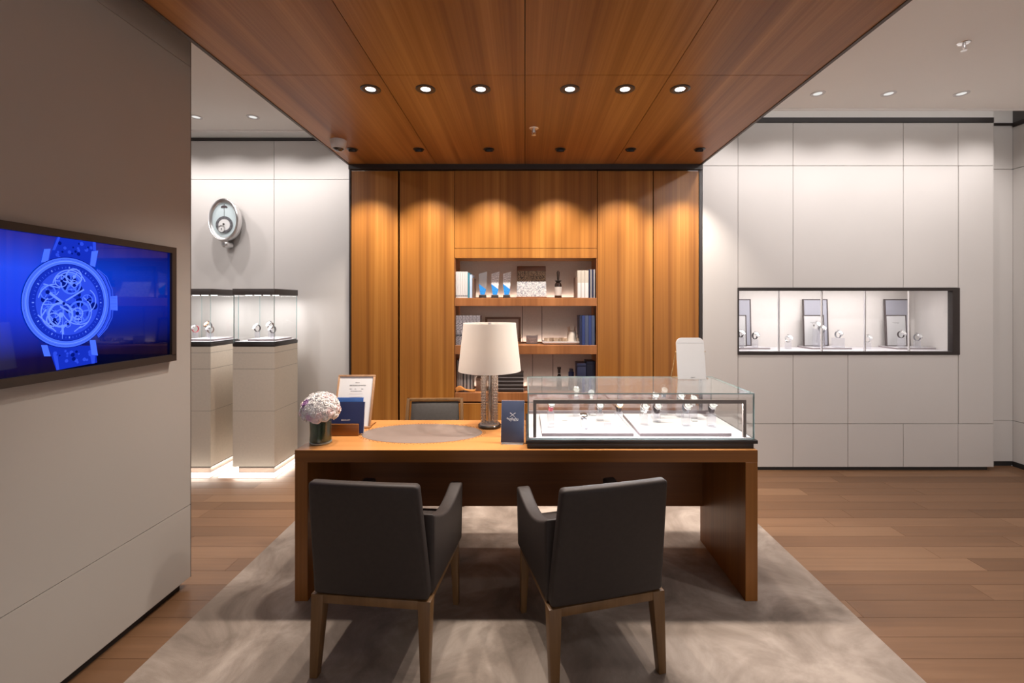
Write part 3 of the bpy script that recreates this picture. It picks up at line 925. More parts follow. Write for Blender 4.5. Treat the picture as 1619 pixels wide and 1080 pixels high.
wh(410, 400, 75, 0, spokes=5, rot=.3, teeth=0); wh(340, 380, 45, 4, spokes=4); wh(300, 600, 62, 0, spokes=3, rot=.5); wh(285, 655, 50, 4, spokes=4, rot=.7, teeth=24)
wh(470, 600, 80, 0, spokes=5, rot=.2); wh(455, 610, 42, 4, spokes=3, teeth=20); wh(525, 515, 40, 0, spokes=4); wh(245, 460, 55, 0, spokes=3)
wh(385, 685, 24, 4, spokes=3); wh(460, 655, 28, 4, spokes=4); wh(240, 560, 38, 0, spokes=5, teeth=18); wh(335, 620, 90, 4, spokes=0); wh(430, 350, 60, 4, spokes=0); wh(430, 400, 26, 4, spokes=3); wh(410, 440, 36, 0, spokes=2)
for cx_, cy_, r_, a0, a1 in ((400, 420, 120, 20, 170), (400, 420, 104, 30, 150), (440, 600, 120, -80, 60), (330, 600, 130, 130, 250), (500, 520, 90, -60, 60), (300, 520, 120, 90, 170), (470, 560, 130, 200, 300)):
    c = zp(cx_, cy_); rr = abs(zp(cx_, cy_ - r_)[1] - c[1]); D.ring(c[0], c[1], rr - .003, rr + .001, 4, a0, a1)
for a, b2, w in (((210, 400), (330, 430), .004), ((250, 460), (370, 550), .009), ((330, 560), (420, 610), .006), ((370, 520), (500, 440), .006), ((345, 690), (350, 760), .008), ((380, 680), (330, 745), .003), ((320, 455), (300, 480), .003), ((170, 620), (300, 740), .004), ((190, 640), (230, 580), .005), ((480, 700), (430, 740), .004), ((200, 545), (320, 545), .003), ((350, 540), (345, 790), .002), ((370, 350), (440, 410), .003), ((450, 320), (400, 400), .003)):
    D.bar(zp(*a), zp(*b2), w, 4)
for x, y, r_ in ((240, 458, 14), (340, 380, 10), (430, 410, 12), (290, 655, 12), (452, 610, 13), (385, 685, 9), (355, 540, 10), (525, 515, 8)):
    c = zp(x, y); D.ring(c[0], c[1], 0, r_ * .00055, 3, n=20)
D.mb.build('screen_picture', ['tvA', 'tvB', 'tvC', 'tvD', 'tvE'], screen, smooth=False)

# ------------------------------------------------------------------ wall clock
t = thing('wall_clock', 'oval chrome wall clock with two nested dials above the pedestals', 'wall clock', (-2.872, YL, 1.94))
# local axes: x right, -y towards the room, z up; built as a lathe round y
mb = MB(); mb.xf = Matrix.Translation((0, 0, .328)) @ Matrix.Rotation(PI / 2, 4, 'X')
def lat(prof, m, name, sx=1.0, sy=1.44, seg=64, c=(0, 0, 0), dz=.328, cap=False, par=None):
    q = MB(); q.xf = Matrix.Translation((c[0], 0, dz + c[1])) @ Matrix.Rotation(PI / 2, 4, 'X')
    q.lathe(prof, seg, (0, 0, 0), 0, sx, sy, cap)
    return q.build(name, m, par or t)
lat([(.085, .001), (.095, .02), (.132, .035), (.136, .05), (.136, .085), (.13, .10)], 'steel', 'case')
lat([(.114, .100), (.120, .112), (.128, .121), (.137, .124), (.143, .116), (.143, .100), (.135, .084)], 'steel', 'bezel')
M['dialblue'] = mat('pale_blue_dial', (.62, .72, .74), .35, var=.03)
lat([(1e-6, .1005), (.114, .1005)], 'dialblue', 'dial', cap=False)
d = lat([(.056, .102), (.056, .106), (.080, .106), (.080, .102)], mat('engraved_ring', (.22, .22, .24), .35, metal=.7, var=.4, vs=60), 'chapter_ring', sx=1, sy=1, c=(.002, -.045))
lat([(1e-6, .104), (.056, .104)], 'dial', 'inner_dial', 1, 1, c=(.002, -.045))
lat([(1e-6, .1075), (.029, .1075)], 'dial', 'small_dial', 1, 1, c=(-.022, -.085))
lat([(.029, .104), (.029, .111), (.034, .111), (.034, .104)], 'steel', 'small_dial_ring', 1, 1, c=(-.022, -.085))
lat([(1e-6, .112), (.008, .112), (.008, .105)], 'black', 'centre_stud', 1, 1, c=(-.002, -.040))
lat([(1e-6, .112), (.005, .112), (.005, .108)], 'ink_dark', 'centre_stud', 1, 1, c=(-.022, -.085))
b = MB()
for k in range(8):     # small umbrella shaped ornament
    a0, a1 = PI * k / 8, PI * (k + 1) / 8
    b.prism([(0, .448), (.032 * math.cos(a0), .448 + .020 * math.sin(a0)), (.032 * math.cos(a1), .448 + .020 * math.sin(a1))], -.104, -.102)
for k in range(3): b.prism([(-.032 + k * .0215, .449), (-.032 + (k + 1) * .0215, .449), (-.032 + (k + .5) * .0215, .441)], -.104, -.102)
b.tube([(0, -.103, .47), (0, -.103, .478)], .0035)
b.tube([(0, -.103, .448), (0, -.103, .366)], .0012)
b.build('ornament', 'darkstrap', t)
b = MB(); b.xf = Matrix.Translation((.004, 0, .098)) @ Matrix.Rotation(PI / 2, 4, 'X'); b.lathe([(1e-6, .118), (.020, .118), (.028, .112), (.033, .10), (.033, .02), (.02, .001)], 28, cap=False); b.build('crown_knob', 'steel', t)
text('lettering', 'B', .034, t, (.004, -.1185, .098), (PI / 2, 0, 0), 'ink_dark')
lat([(.0, .1115), (.118, .1115)], 'glass', 'crystal', cap=False)

# ------------------------------------------------------------------ watches and their stands
def watch_parts(t, strap, case, r=.020, band=.017, tilt=38):
    """worn round an open cuff; the ring's lowest point is the origin"""
    rc = .027
    b = MB(); n = 22; vs = []; fs = []
    for i in range(n + 1):
        a = R(-250 + 320 * i / n)
        for rr in (rc - .0014, rc + .0014):
            for x in (-band / 2, band / 2):
                vs.append((x, -rr * math.sin(a) * .86 * -1 if False else rr * math.cos(a) * .86, rc + rr * math.sin(a)))
    for i in range(n):
        o = i * 4; fs += [(o, o + 4, o + 5, o + 1), (o + 2, o + 3, o + 7, o + 6), (o, o + 2, o + 6, o + 4), (o + 1, o + 5, o + 7, o + 3)]
    fs += [(0, 1, 3, 2), (n * 4, n * 4 + 2, n * 4 + 3, n * 4 + 1)]
    b.add(vs, fs); b.build('strap', strap, t, angle=50)
    Mx = Matrix.Translation((0, -rc * .74, rc + rc * .62)) @ Matrix.Rotation(R(90 - tilt), 4, 'X')
    b = MB(); b.xf = Mx
    b.lathe([(r * .9, -.005), (r, -.003), (r, .002), (r * .96, .0042), (r * .84, .0048), (r * .84, .003)], 30, cap=False)
    for sx in (-1, 1):
        for sy in (-1, 1): b.box(sx * band / 2 - .0015, sx * band / 2 + .0015, sy * r - .003, sy * r + .005 * (1 if sy > 0 else 1), -.004, .001)
    b.box(r, r + .004, -.002, .002, -.002, .002)
    b.build('case', case, t)
    b = MB(); b.xf = Mx; b.lathe([(1e-6, .0031), (r * .85, .0031)], 28, cap=False)
    d = b.build('dial', 'dial', t)
    b = MB(); b.xf = Mx; b.box(-.0006, .0006, 0, r * .62, .0036, .0040); b.box(-.0007, r * .45, -.0006, .0006, .0036, .0040)
    for k in range(12):
        a = 2 * PI * k / 12; b.lathe([(.0008, .0032), (.0008, .0037)], 6, (r * .70 * math.cos(a), r * .70 * math.sin(a), 0))
    b.build('hand', 'ink_dark', d)


STN = {}
def make_watch(loc, rz, strap, case, label, group, r=.020, sc=1.0):
    key = (strap, case, r)
    if key not in STN:
        t = thing('wristwatch', label, 'watch', loc, rz, group)
        watch_parts(t, strap, case, r); STN[key] = t
    else:
        t = copy_tree(STN[key]); t.location = loc; t.rotation_euler = (0, 0, rz); tag(t, label, 'watch', group)
    t.scale = (sc, sc, sc)
    return t


def stand(x, y, z, h, label, group, w=.034, plate=False, m='acrylic'):
    t = thing('watch_stand', label, 'display stand', (x, y, z), group=group)
    MB().box(-w / 2, w / 2, -w / 2, w / 2, 0.0, h).build('block', m, t, bevel=.0012)
    return t


def show(px, pyc, Y, base, strap, case, where, group, sgroup, rz=0.0, r=.020, sc=1.0, w=.034):
    zc = Z(pyc, Y); x = X(px, Y)
    h = max(.008, zc - base - .043 * sc)
    stand(x, Y, base, h, 'acrylic block under the ' + where, sgroup, w)
    make_watch((x, Y, base + h), rz, strap, case, where, group, r, sc)


# ------------------------------------------------------------------ glass showcase on the desk
GX0, GX1, GY0, GY1, GZ0, GZ1 = .013, 1.147, 2.275, 2.800, .794, 1.0225
cs = thing('glass_showcase', 'lit glass showcase with a black base on the right half of the desk', 'display case', (.58, 2.54, DZ))
def G(x0, x1, y0, y1, z0, z1): return (x0 - .58, x1 - .58, y0 - 2.54, y1 - 2.54, z0 - DZ, z1 - DZ)
b = MB().box(*G(.011, 1.138, 2.264, 2.812, DZ, .772)); b.box(*G(.004, 1.158, 2.262, 2.814, .772, GZ0 - .004))
b.build('base', 'black', cs, bevel=.002)
b = MB().box(*G(GX0 + .008, .565, GY0 + .008, GY1, GZ0 - .004, GZ0 + .002)); b.box(*G(.568, GX1 - .008, GY0 + .008, GY1, GZ0 - .004, GZ0 + .002))
b.build('display_floor', 'tray', cs, smooth=False)


def pane(x0, x1, y0, y1, z0, z1, name, parent, top=False, m='glass'):
    b = MB(); c = (x0, x1, y0, y1, z0, z1); g = G(*c); d = [x1 - x0, y1 - y0, z1 - z0]; th = d.index(min(d))
    b.box(*g)
    fm = {0: (3, 5), 1: (2, 4), 2: (0, 1)}[th]
    b.m = [0 if i in fm else 1 for i in range(6)]
    return b.build(name, ['glass_top' if top else m, 'glass_edge'], parent, smooth=False)


pane(GX0, GX1, GY0, GY0 + .006, GZ0 - .003, GZ1 - .006, 'front_pane', cs)
pane(GX0, GX0 + .006, GY0 + .0062, GY1, GZ0 - .003, GZ1 - .006, 'side_pane', cs)
pane(GX1 - .006, GX1, GY0 + .0062, GY1, GZ0 - .003, GZ1 - .006, 'side_pane', cs)
pane(GX0 + .0062, .575, GY1 - .006, GY1, GZ0 + .02, GZ1 - .006, 'rear_door', cs, m='glass_rear')
pane(.57, GX1 - .0062, GY1 - .014, GY1 - .008, GZ0 + .02, GZ1 - .006, 'rear_door', cs, m='glass_rear')
pane(GX0, GX1, GY0, GY1, GZ1 - .006, GZ1, 'top_pane', cs, True)
MB().box(*G(GX0 + .007, GX1 - .007, GY1 - .020, GY1 - .001, GZ0, GZ0 + .020)).build('door_track', 'lilac', cs, smooth=False)
b = MB(); b.box(*G(.0415, 1.113, 2.290, 2.303, .970, .985)); b.box(*G(.0415, .057, 2.290, 2.303, GZ0 + .0005, .970)); b.box(*G(1.098, 1.113, 2.290, 2.303, GZ0 + .0005, .970))
b.box(*G(.057, 1.098, 2.290, 2.293, .966, .970)); b.build('light_bar', mat('taupe_metal', (.20, .165, .15), .5), cs, smooth=False)
MB().box(*G(.06, 1.095, 2.295, 2.301, .9685, .970)).build('led_strip', 'led_cool', cs)
area((.58, 2.305, .966), (R(-38), 0, 0), 1.02, .01, 4.5, COOL, cs)
CG, CSG = 'watches in the desk showcase', 'acrylic stands in the desk showcase'
for x0, x1, lb, wd in ((.0864, .5504, 'white display tray on the left in the desk showcase', 'CUAN'), (.5824, 1.046, 'white display tray on the right in the desk showcase', 'EYERTGAN')):
    t = thing('display_tray', lb, 'display tray', ((x0 + x1) / 2, 2.507, GZ0 + .0025), group='trays in the desk showcase')
    w = (x1 - x0) / 2
    MB().box(-w, w, -.203, .203, 0, .0165).build('edge', 'lilac', t, bevel=.001)
    MB().box(-w + .001, w - .001, -.202, .202, .0166, .0180).build('surface', 'tray', t)
    text('lettering', wd, .018, t, (-w + .006, -.190, .0183), (0, 0, 0), 'ink', align='LEFT', sx=1.25)
TB = GZ0 + .0025 + .0180
CW = [(870.6, 637, 2.42, 'red', 'chrome', 'silver watch with a red strap in the left tray', 8),
      (910.7, 615.6, 2.66, 'steel', 'chrome', 'highest round watch at the back, left tray', 0),
      (935, 620, 2.69, 'steel', 'chrome', 'silver watch at the back right of the left tray', -10),
      (948, 640, 2.56, 'greystrap', 'chrome', 'silver watch in the middle of the left tray', 0),
      (978, 638, 2.38, 'darkstrap', 'gold', 'gold watch with dark strap, left tray', 6),
      (1017.6, 642, 2.47, 'steel', 'chrome', 'silver bracelet watch at the left end of the right tray', 12),
      (1035, 624, 2.62, 'steel', 'chrome', 'silver watch leftmost in the back row, right tray', 0),
      (1038, 641, 2.53, 'darkstrap', 'chrome', 'dark strapped watch just behind the first one, right tray', 8),
      (1049, 616, 2.69, 'greystrap', 'chrome', 'highest standing watch in the right tray', 0),
      (1074.5, 625, 2.64, 'steel', 'chrome', 'silver watch at the back middle of the right tray', 5),
      (1084, 641, 2.45, 'greystrap', 'chrome', 'grey strapped watch in the middle of the right tray', 10),
      (1096, 629, 2.60, 'steel', 'chrome', 'silver watch at the back right of the right tray', -8),
      (1124.5, 640, 2.42, 'darkstrap', 'chrome', 'dark strapped silver watch at the right end of the right tray', 0)]
for px, py, Y, sm, cm, lb, rz in CW:
    show(px, py, Y, TB, sm, cm, lb, CG, CSG, R(rz), .021, 1.0, .036)
# the long open bracelet lying on a sloped rest
t = thing('wristwatch', 'silver watch laid open down a slope, left tray', 'watch', (X(924, 2.40), 2.40, TB), 0, CG)
b = MB(); b.add([(-.008, .045, .064), (.008, .045, .064), (.010, -.055, .014), (-.006, -.055, .014), (-.008, .045, .061), (.008, .045, .061), (.010, -.055, .011), (-.006, -.055, .011)],
      [(0, 1, 2, 3), (7, 6, 5, 4), (0, 4, 5, 1), (1, 5, 6, 2), (2, 6, 7, 3), (3, 7, 4, 0)])
b.build('strap', 'greystrap', t)
b = MB(); b.xf = Matrix.Translation((0, .030, .058)) @ Matrix.Rotation(R(30), 4, 'X'); b.lathe([(.018, -.003), (.020, 0), (.020, .005), (.016, .007)], 28)
b.build('case', 'chrome', t)
t = thing('watch_stand', 'sloped white rest below the laid open watch, left tray', 'display stand', (X(924, 2.40), 2.40, TB), 0, CSG)
MB().add([(-.014, .05, 0), (.014, .05, 0), (.014, -.06, 0), (-.014, -.06, 0), (-.014, .05, .056), (.014, .05, .056), (.014, -.06, .001), (-.014, -.06, .001)],
         [(0, 1, 2, 3), (7, 6, 5, 4), (0, 4, 5, 1), (1, 5, 6, 2), (2, 6, 7, 3), (3, 7, 4, 0)]).build('wedge', 'tray', t)
PL = [(872, 670, 'below the red strapped watch'), (893, 665, 'between the red strapped and the laid open watch'), (938, 657, 'behind the grey name card'),
      (981, 673, 'in front of the gold watch'), (1036, 667, 'in front of the first bracelet watch, right tray'), (1084, 673, 'in front of the grey strapped watch'),
      (1098, 666, 'at the middle right of the right tray'), (1124, 673, 'in front of the rightmost watch')]
for px, py, wh_ in PL:
    Y = (H - TB) * F / (py - CY)
    t = thing('price_plate', 'small white price plate ' + wh_, 'price tag', (X(px, Y), Y, TB), 0, 'price plates in the desk showcase')
    MB().add([(-.017, -.006, 0), (.017, -.006, 0), (.017, .006, 0), (-.017, .006, 0), (-.017, -.004, .003), (.017, -.004, .003), (.017, .006, .010), (-.017, .006, .010)],
             [(0, 3, 2, 1), (4, 5, 6, 7), (0, 1, 5, 4), (1, 2, 6, 5), (2, 3, 7, 6), (3, 0, 4, 7)]).build('plate', 'tray', t)
    MB().box(-.014, .014, -.0066, -.0061, .0003, .0028).build('print', 'ink', t)
t = thing('name_card', 'small grey card standing at the right of the left tray', 'card', (X(961, 2.41), 2.41, TB))
MB().add([(-.019, -.003, 0), (.019, -.003, 0), (.019, .018, 0), (-.019, .018, 0), (-.019, .006, .024), (.019, .006, .024), (.019, .008, .024), (-.019, .008, .024)],
         [(0, 3, 2, 1), (4, 5, 6, 7), (0, 1, 5, 4), (1, 2, 6, 5), (2, 3, 7, 6), (3, 0, 4, 7)]).build('card_face', mat('grey_silk', (.45, .42, .43), .6), t)

# standing mirror on the showcase
t = thing('standing_mirror', 'white tabletop mirror with rounded top on the glass showcase', 'mirror', (.990, 2.70, GZ1))
def rr_poly(w, h, r1, r0=.004, wb=None):
    wb = wb or w; pts = []
    for cx_, cz_, r_, a0 in ((wb - r0, r0, r0, -90), (w - r1, h - r1, r1, 0), (-w + r1, h - r1, r1, 90), (-wb + r0, r0, r0, 180)):
        for k in range(9):
            a = R(a0 + 90 * k / 8); pts.append((cx_ + r_ * math.cos(a), cz_ + r_ * math.sin(a)))
    return pts
b = MB(); b.xf = Matrix.Rotation(R(-9), 4, 'X'); b.prism(rr_poly(.083, .245, .034, .004, .0835), -.004, .004)
b.build('frame', 'offwhite', t)
b = MB(); b.xf = Matrix.Rotation(R(-9), 4, 'X'); b.prism(rr_poly(.081, .243, .033, .003, .0815)[:], -.0048, -.0042)
b.build('mirror_face', mat('painted_mirror_reflection', (.58, .57, .57), .25, var=.01, coat=.3), t)  # pale colour and the line below paint in the mirror's reflection
b = MB(); b.xf = Matrix.Rotation(R(-9), 4, 'X'); b.box(-.08, .08, -.0052, -.0049, .212, .2128)
b.build('reflected_line', 'ink', t)
text('lettering', 'BREGUET', .0062, t, (.005, -.0035, .010), (R(81), 0, 0), 'ink_dark')
b = MB()
for sx in (-1, 1):
    b.tube([(sx * .086, .030, .160), (sx * .094, .050, .080), (sx * .100, .075, .003)], .0022); b.ball((sx * .087, .028, .160), .004)
b.tube([(-.100, .075, .003), (.100, .075, .003)], .0022)
b.tube([(-.100, .075, .003), (-.094, -.002, .003)], .0018); b.tube([(.100, .075, .003), (.094, -.002, .003)], .0018)
b.build('wire_stand', 'brass', t)

# ------------------------------------------------------------------ table lamp
LX, LY = -.206, 2.66
t = thing('table_lamp', 'table lamp with white drum shade on beaded glass columns', 'lamp', (LX, LY, DZ))
MB().lathe([(.066, 0), (.067, .004), (.067, .014), (.063, .018), (.0, .018)], 48, cap=False).build('base', mat('lamp_base', (.05, .045, .04), .2, metal=.6), t)
MB().lathe([(.058, .018), (.058, .022), (.0, .022)], 40, cap=False).build('base_plate', 'steel', t)
for k in range(3):
    a = R(200 + 120 * k) if k != 1 else R(-25)
    cx_, cy_ = .036 * math.cos(a), .036 * math.sin(a)
    b = MB(); b.lathe([(.0115, .022), (.0115, .345)], 14, (cx_, cy_, 0), cap=False)
    for i in range(20):
        z = .032 + i * .0160
        b.torus(.0125, .0040, 14, 5, (cx_, cy_, z))
        for j in range(6):
            an = 2 * PI * j / 6 + i * .5
            b.ball((cx_ + .0150 * math.cos(an), cy_ + .0150 * math.sin(an), z + .006), .0042, 6, 4)
    b.build('beaded_column', 'lamp_glass', t)
MB().lathe([(.0150, .022), (.0150, .345)], 24, cap=False).build('centre_tube', 'smoke', t)
MB().tube([(0, 0, .02), (0, 0, .36)], .004).build('rod', 'steel', t)
sh = MB(); zs0, zs1 = 1.0795 - DZ, 1.3555 - DZ
sh.lathe([(.1825, zs0), (.1527, zs1), (.1507, zs1), (.1805, zs0), (.1825, zs0)], 72, cap=False)


def shade_mat():
    m, nt, p = new_mat('lamp_shade_linen'); N = nt.nodes; L = nt.links
    p.inputs['Base Color'].default_value = (.90, .87, .84, 1); p.inputs['Roughness'].default_value = .9
    tr = N.new('ShaderNodeBsdfTranslucent'); tr.inputs[0].default_value = (.88, .80, .70, 1)
    mx = N.new('ShaderNodeMixShader'); mx.inputs[0].default_value = .35
    L.new(p.outputs[0], mx.inputs[1]); L.new(tr.outputs[0], mx.inputs[2]); L.new(mx.outputs[0], N['Material Output'].inputs[0])
    return m


M['shade'] = shade_mat()
shade = sh.build('lamp_shade', 'shade', t, angle=60)
b = MB()
for k in range(3):
    a = R(120 * k); b.tube([(0, 0, zs1 - .012), (.1515 * math.cos(a), .1515 * math.sin(a), zs1 - .008)], .0015, 6)
b.build('shade_carrier', 'steel', t)
MB().lathe([(.0, zs1 + .004), (.009, zs1 + .003), (.010, zs1 - .01), (.004, zs1 - .014)], 16, cap=False).build('finial', 'steel', t)
MB().ball((0, 0, zs0 + .13), .026, 16, 12).build('bulb', emis('bulb', (1, .90, .80), 28.0), t)

# ------------------------------------------------------------------ flowers
VX, VY = X(507, 2.355), 2.355
t = thing('glass_vase', 'short round glass vase lined with a dark leaf at the desk corner', 'vase', (VX, VY, DZ))
MB().lathe([(.050, 0), (.054, .003), (.0555, .010), (.0515, .060), (.0545, .118), (.0530, .118), (.0500, .060), (.0535, .016), (.0, .013)], 44, cap=False).build('glass_wall', 'vase_glass', t)
MB().lathe([(.0, .012), (.0505, .014), (.0525, .020), (.0490, .060), (.0515, .112), (.0, .110)], 44, cap=False).build('leaf_lining', 'green', t)
MB().lathe([(.0, .001), (.050, .001), (.054, .004), (.054, .010), (.0, .011)], 44, cap=False).build('glass_foot', glass('foot_glass', (.7, .75, .72), haze=.25, boost=.1), t)
bq = thing('bouquet', 'round bouquet of white and blush roses with purple accents in the vase', 'flowers', (VX - .001, VY, DZ + .122))


def rosette(m, r, seed):
    """a full rose: cupped overlapping petals round a tight centre"""
    rn = random.Random(seed); b = MB()
    b.ball((0, 0, r * .25), r * .45, 12, 8)
    for ring, (n, rb, rt, hb, ht, wd) in enumerate(((3, .12, .22, .30, .88, 1.25), (4, .26, .44, .15, .80, 1.0), (5, .42, .70, .0, .62, .85), (6, .52, .98, -.15, .36, .75))):
        for k in range(n):
            a = 2 * PI * (k + rn.random() * .25) / n + ring * .9

            def fn(u, v, a=a):
                t_ = 2 * v - 1
                an = a + t_ * wd * .75
                q = rb + (rt - rb) * u + (.06 * (u > .8) * (1 - t_ * t_))
                z = hb + (ht - hb) * math.sin(u * PI / 2) * (1 - .18 * t_ * t_) - .10 * (u ** 6)
                return (q * r * math.cos(an), q * r * math.sin(an), z * r)
            b.grid(fn, 6, 6)
    return b.build('rose', m, None, angle=80)


protos = {}
for m in ('petal_white', 'petal_blush', 'petal_pink', 'petal_purple'):
    protos[m] = rosette(m, .0290, len(m)).data
for o in [o for o in bpy.data.objects if o.name.startswith('rose')]: bpy.data.objects.remove(o)
BR, BH = .093, .098
pts = []; n = 58
for i in range(n):
    z = 1 - 1.40 * (i + .5) / n; a = i * 2.39996
    q = math.sqrt(max(0, 1 - z * z)); pts.append((q * math.cos(a), q * math.sin(a), z))
rn = random.Random(11)
for i, (x, y, z) in enumerate(pts):
    px_, pz_ = x, z
    m = 'petal_white'
    if y < .5:
        if -.45 < x < .3 and z < .1 and y < 0: m = 'petal_pink' if rn.random() < .55 else 'petal_blush'
        elif rn.random() < .28: m = 'petal_blush'
    if y < 0 and (abs(x + .62) + abs(z - .38) < .24 or abs(x - .22) + abs(z + .30) < .17): m = 'petal_purple'
    o = bpy.data.objects.new('rose', protos[m]); COL.objects.link(o); o.parent = bq
    s = rn.uniform(.92, 1.12); o.scale = (s, s, s)
    o.location = (x * (BR - .018), y * (BR - .018), .048 + z * (BH - .028))
    o.rotation_euler = Vector((x, y, z + .05)).to_track_quat('Z', 'Y').to_euler()
MB().ball((0, 0, .046), .056, 20, 14).build('foliage', 'green', bq)
MB().lathe([(.035, -.008), (.05, .03)], 20).build('stem_bundle', 'green', bq)

# ------------------------------------------------------------------ brochure rack, folders, certificate
t = thing('brochure_rack', 'low wooden rack holding blue folders on the desk', 'rack', (-.975, 2.50, DZ))
MB().box(-.080, .069, -.028, -.012, 0, .064).build('front_board', 'desk_side', t, bevel=.0015)
MB().box(-.080, .069, -.012, .055, 0, .008).build('base_board', 'desk_side', t, bevel=.001)
MB().box(-.080, .069, .050, .058, 0, .05).build('rear_board', 'desk_side', t, bevel=.001)


def folder(name, label, x0, x1, yb, h, lean, m, inner=None, zb=.009):
    t = thing(name, label, 'folder', ((x0 + x1) / 2, yb, DZ + zb)); w = (x1 - x0) / 2
    b = MB(); b.xf = Matrix.Rotation(R(-lean), 4, 'X')
    b.box(-w, w, -.004, -.0025, 0, h); b.box(-w, w, .0035, .005, 0, h); b.box(-w, -w + .0015, -.004, .005, 0, h)
    b.build('cover', m, t)
    b = MB(); b.xf = Matrix.Rotation(R(-lean), 4, 'X'); b.box(-w + .003, w - .0005, -.0022, .003, .001, h - .003); b.build('page', 'paper', t)
    return t


f1 = folder('presentation_folder', 'dark navy folder with small white lettering in the wooden rack', -1.070, -.885, 2.497, .168, 8, 'navy')
text('lettering', 'BREGUET', .0105, f1, (-.0, -.0145, .075), (R(82), 0, 0), 'white_ink', sx=1.1)
f2 = folder('presentation_folder', 'bright blue folder standing behind the navy one', -1.070, -.902, 2.524, .187, 7, 'blue')
tag(f1, group='blue folders in the rack'); tag(f2, group='blue folders in the rack')

t = thing('framed_certificate', 'pale oak frame with a printed certificate at the desk rear', 'frame', (-1.005, 2.632, DZ))
A = R(-18.5); b = MB(); b.xf = Matrix.Rotation(A, 4, 'X'); w, h, q = .110, .308, .011
b.box(-w, w, -.006, .008, 0, q); b.box(-w, w, -.006, .008, h - q, h); b.box(-w, -w + q, -.006, .008, q, h - q); b.box(w - q, w, -.006, .008, q, h - q)
b.build('frame', 'frame_wood', t, bevel=.0012)
b = MB(); b.xf = Matrix.Rotation(A, 4, 'X'); b.box(-w + q, w - q, -.001, .004, q, h - q); pr = b.build('certificate', 'paper', t)
def ct(s, size, x, z, m='ink'):
    v = Matrix.Rotation(A, 3, 'X') @ Vector((x, -.0016, z)); text('lettering', s, size, pr, v, (PI / 2 + A, 0, 0), m)
ct('CERTIFICATE OF WATCH', .0085, .01, .245, 'ink_dark'); ct('BREGUET', .006, .008, .262)
ct('Name          No.                  Date', .006, .005, .225); ct('authorised boutique and service', .005, .005, .212)
for k in range(7): ct('________________________________', .005, .006, .198 - k * .018)
b = MB(); b.box(-w - .002, w + .002, -.012, .022, 0, .005); b.tube([(.06, .10, .19), (.06, .150, .003)], .0025); b.tube([(-.06, .10, .19), (-.06, .150, .003)], .0025); b.tube([(.105, .02, .004), (.105, .12, .004)], .002)
b.build('easel', 'desk_side', t)

# slate blue card in an acrylic foot
t = thing('display_card', 'slate blue display card with white script logo beside the showcase', 'card', (X(810, 2.34), 2.335, DZ), R(-3))
A = R(-13); b = MB(); b.xf = Matrix.Translation((0, 0, .008)) @ Matrix.Rotation(A, 4, 'X'); b.box(-.0585, .0585, -.003, .003, 0, .208); b.build('card_face', 'slate', t, bevel=.001)
b = MB(); b.xf = Matrix.Translation((0, 0, .008)) @ Matrix.Rotation(A, 4, 'X'); b.box(-.0605, .0605, .0032, .0052, -.002, .212); b.build('backing', 'acrylic', t)
MB().box(-.056, .056, -.016, .060, 0, .004).build('foot', 'steel', t, bevel=.001)
def cv(x, z): return tuple(Matrix.Translation((0, 0, .008)) @ Matrix.Rotation(A, 4, 'X') @ Vector((x, -.0034, z)))
b = MB()
for a_, b_ in (((-.014, .128), (.012, .146)), ((.010, .128), (-.012, .146))): b.tube([cv(*a_), cv(*b_)], .0008, 5)
b.ball(cv(.012, .146), .0018, 6, 4); b.ball(cv(-.012, .146), .0018, 6, 4)
script = [(-.030 + .060 * i / 60, .116 + .006 * math.sin(i * .75) * (1 if i % 2 else .8) + .003 * math.sin(i * .31)) for i in range(61)]
b.tube([cv(*p) for p in script], .0008, 5); b.tube([cv(-.004, .118), cv(-.010, .104)], .0008, 5); b.tube([cv(.004, .107), cv(.026, .108)], .0008, 5)
b.build('logo', 'white_ink', t)

# ------------------------------------------------------------------ things on the shelves
def bk(name, label, cat, x0, x1, zb, h, m, depth=.17, yf=.016, group=None, pages='paper', deco=None):
    y0 = YB + yf
    t = thing(name, label, cat, ((x0 + x1) / 2, y0 + depth / 2, zb), group=group)
    w = (x1 - x0) / 2 - .0009; d = depth / 2; c = min(.0025, w * .35)
    b = MB(); b.box(-w, w, -d, -d + c, 0, h); b.box(-w, -w + c, -d + c, d, 0, h); b.box(w - c, w, -d + c, d, 0, h)
    b.build('cover', m, t)
    MB().box(-w + c + .0001, w - c - .0001, -d + c + .0002, d - .004, .003, h - .004).build('page_block', pages, t)
    if deco: deco(t, w, d, h)
    return t


S1, S2, S3 = 1.5205, 1.1025, .6855
YS = YB + .016
def band(z0, z1, m):
    def f(t, w, d, h): MB().box(-w * .9, w * .9, -d - .0005, -d - .0001, h * z0, h * z1).build('spine_print', m, t)
    return f
xs_ = [720.4 + i * 2.72 for i in range(8)]
for i in range(7):
    bk('magazine', 'white spined magazine on the top shelf, %s from the left end' % ordi(i), 'magazine', X(xs_[i], YS), X(xs_[i + 1], YS), S1, .232, 'offwhite', .20,
       group='white magazines on the top shelf', deco=band(.05, .10, 'ink'))
xa = X(xs_[7], YS)
bk('magazine', 'teal magazine beside the white ones on the top shelf', 'magazine', xa, xa + .017, S1, .222, 'teal', .19)
bk('magazine', 'pale blue magazine beside the teal one on the top shelf', 'magazine', xa + .0175, xa + .040, S1, .205, 'paleblue', .19)
bk('magazine', 'low dark brochure at the end of the left row, top shelf', 'magazine', xa + .042, xa + .054, S1, .175, 'brownbox', .19)

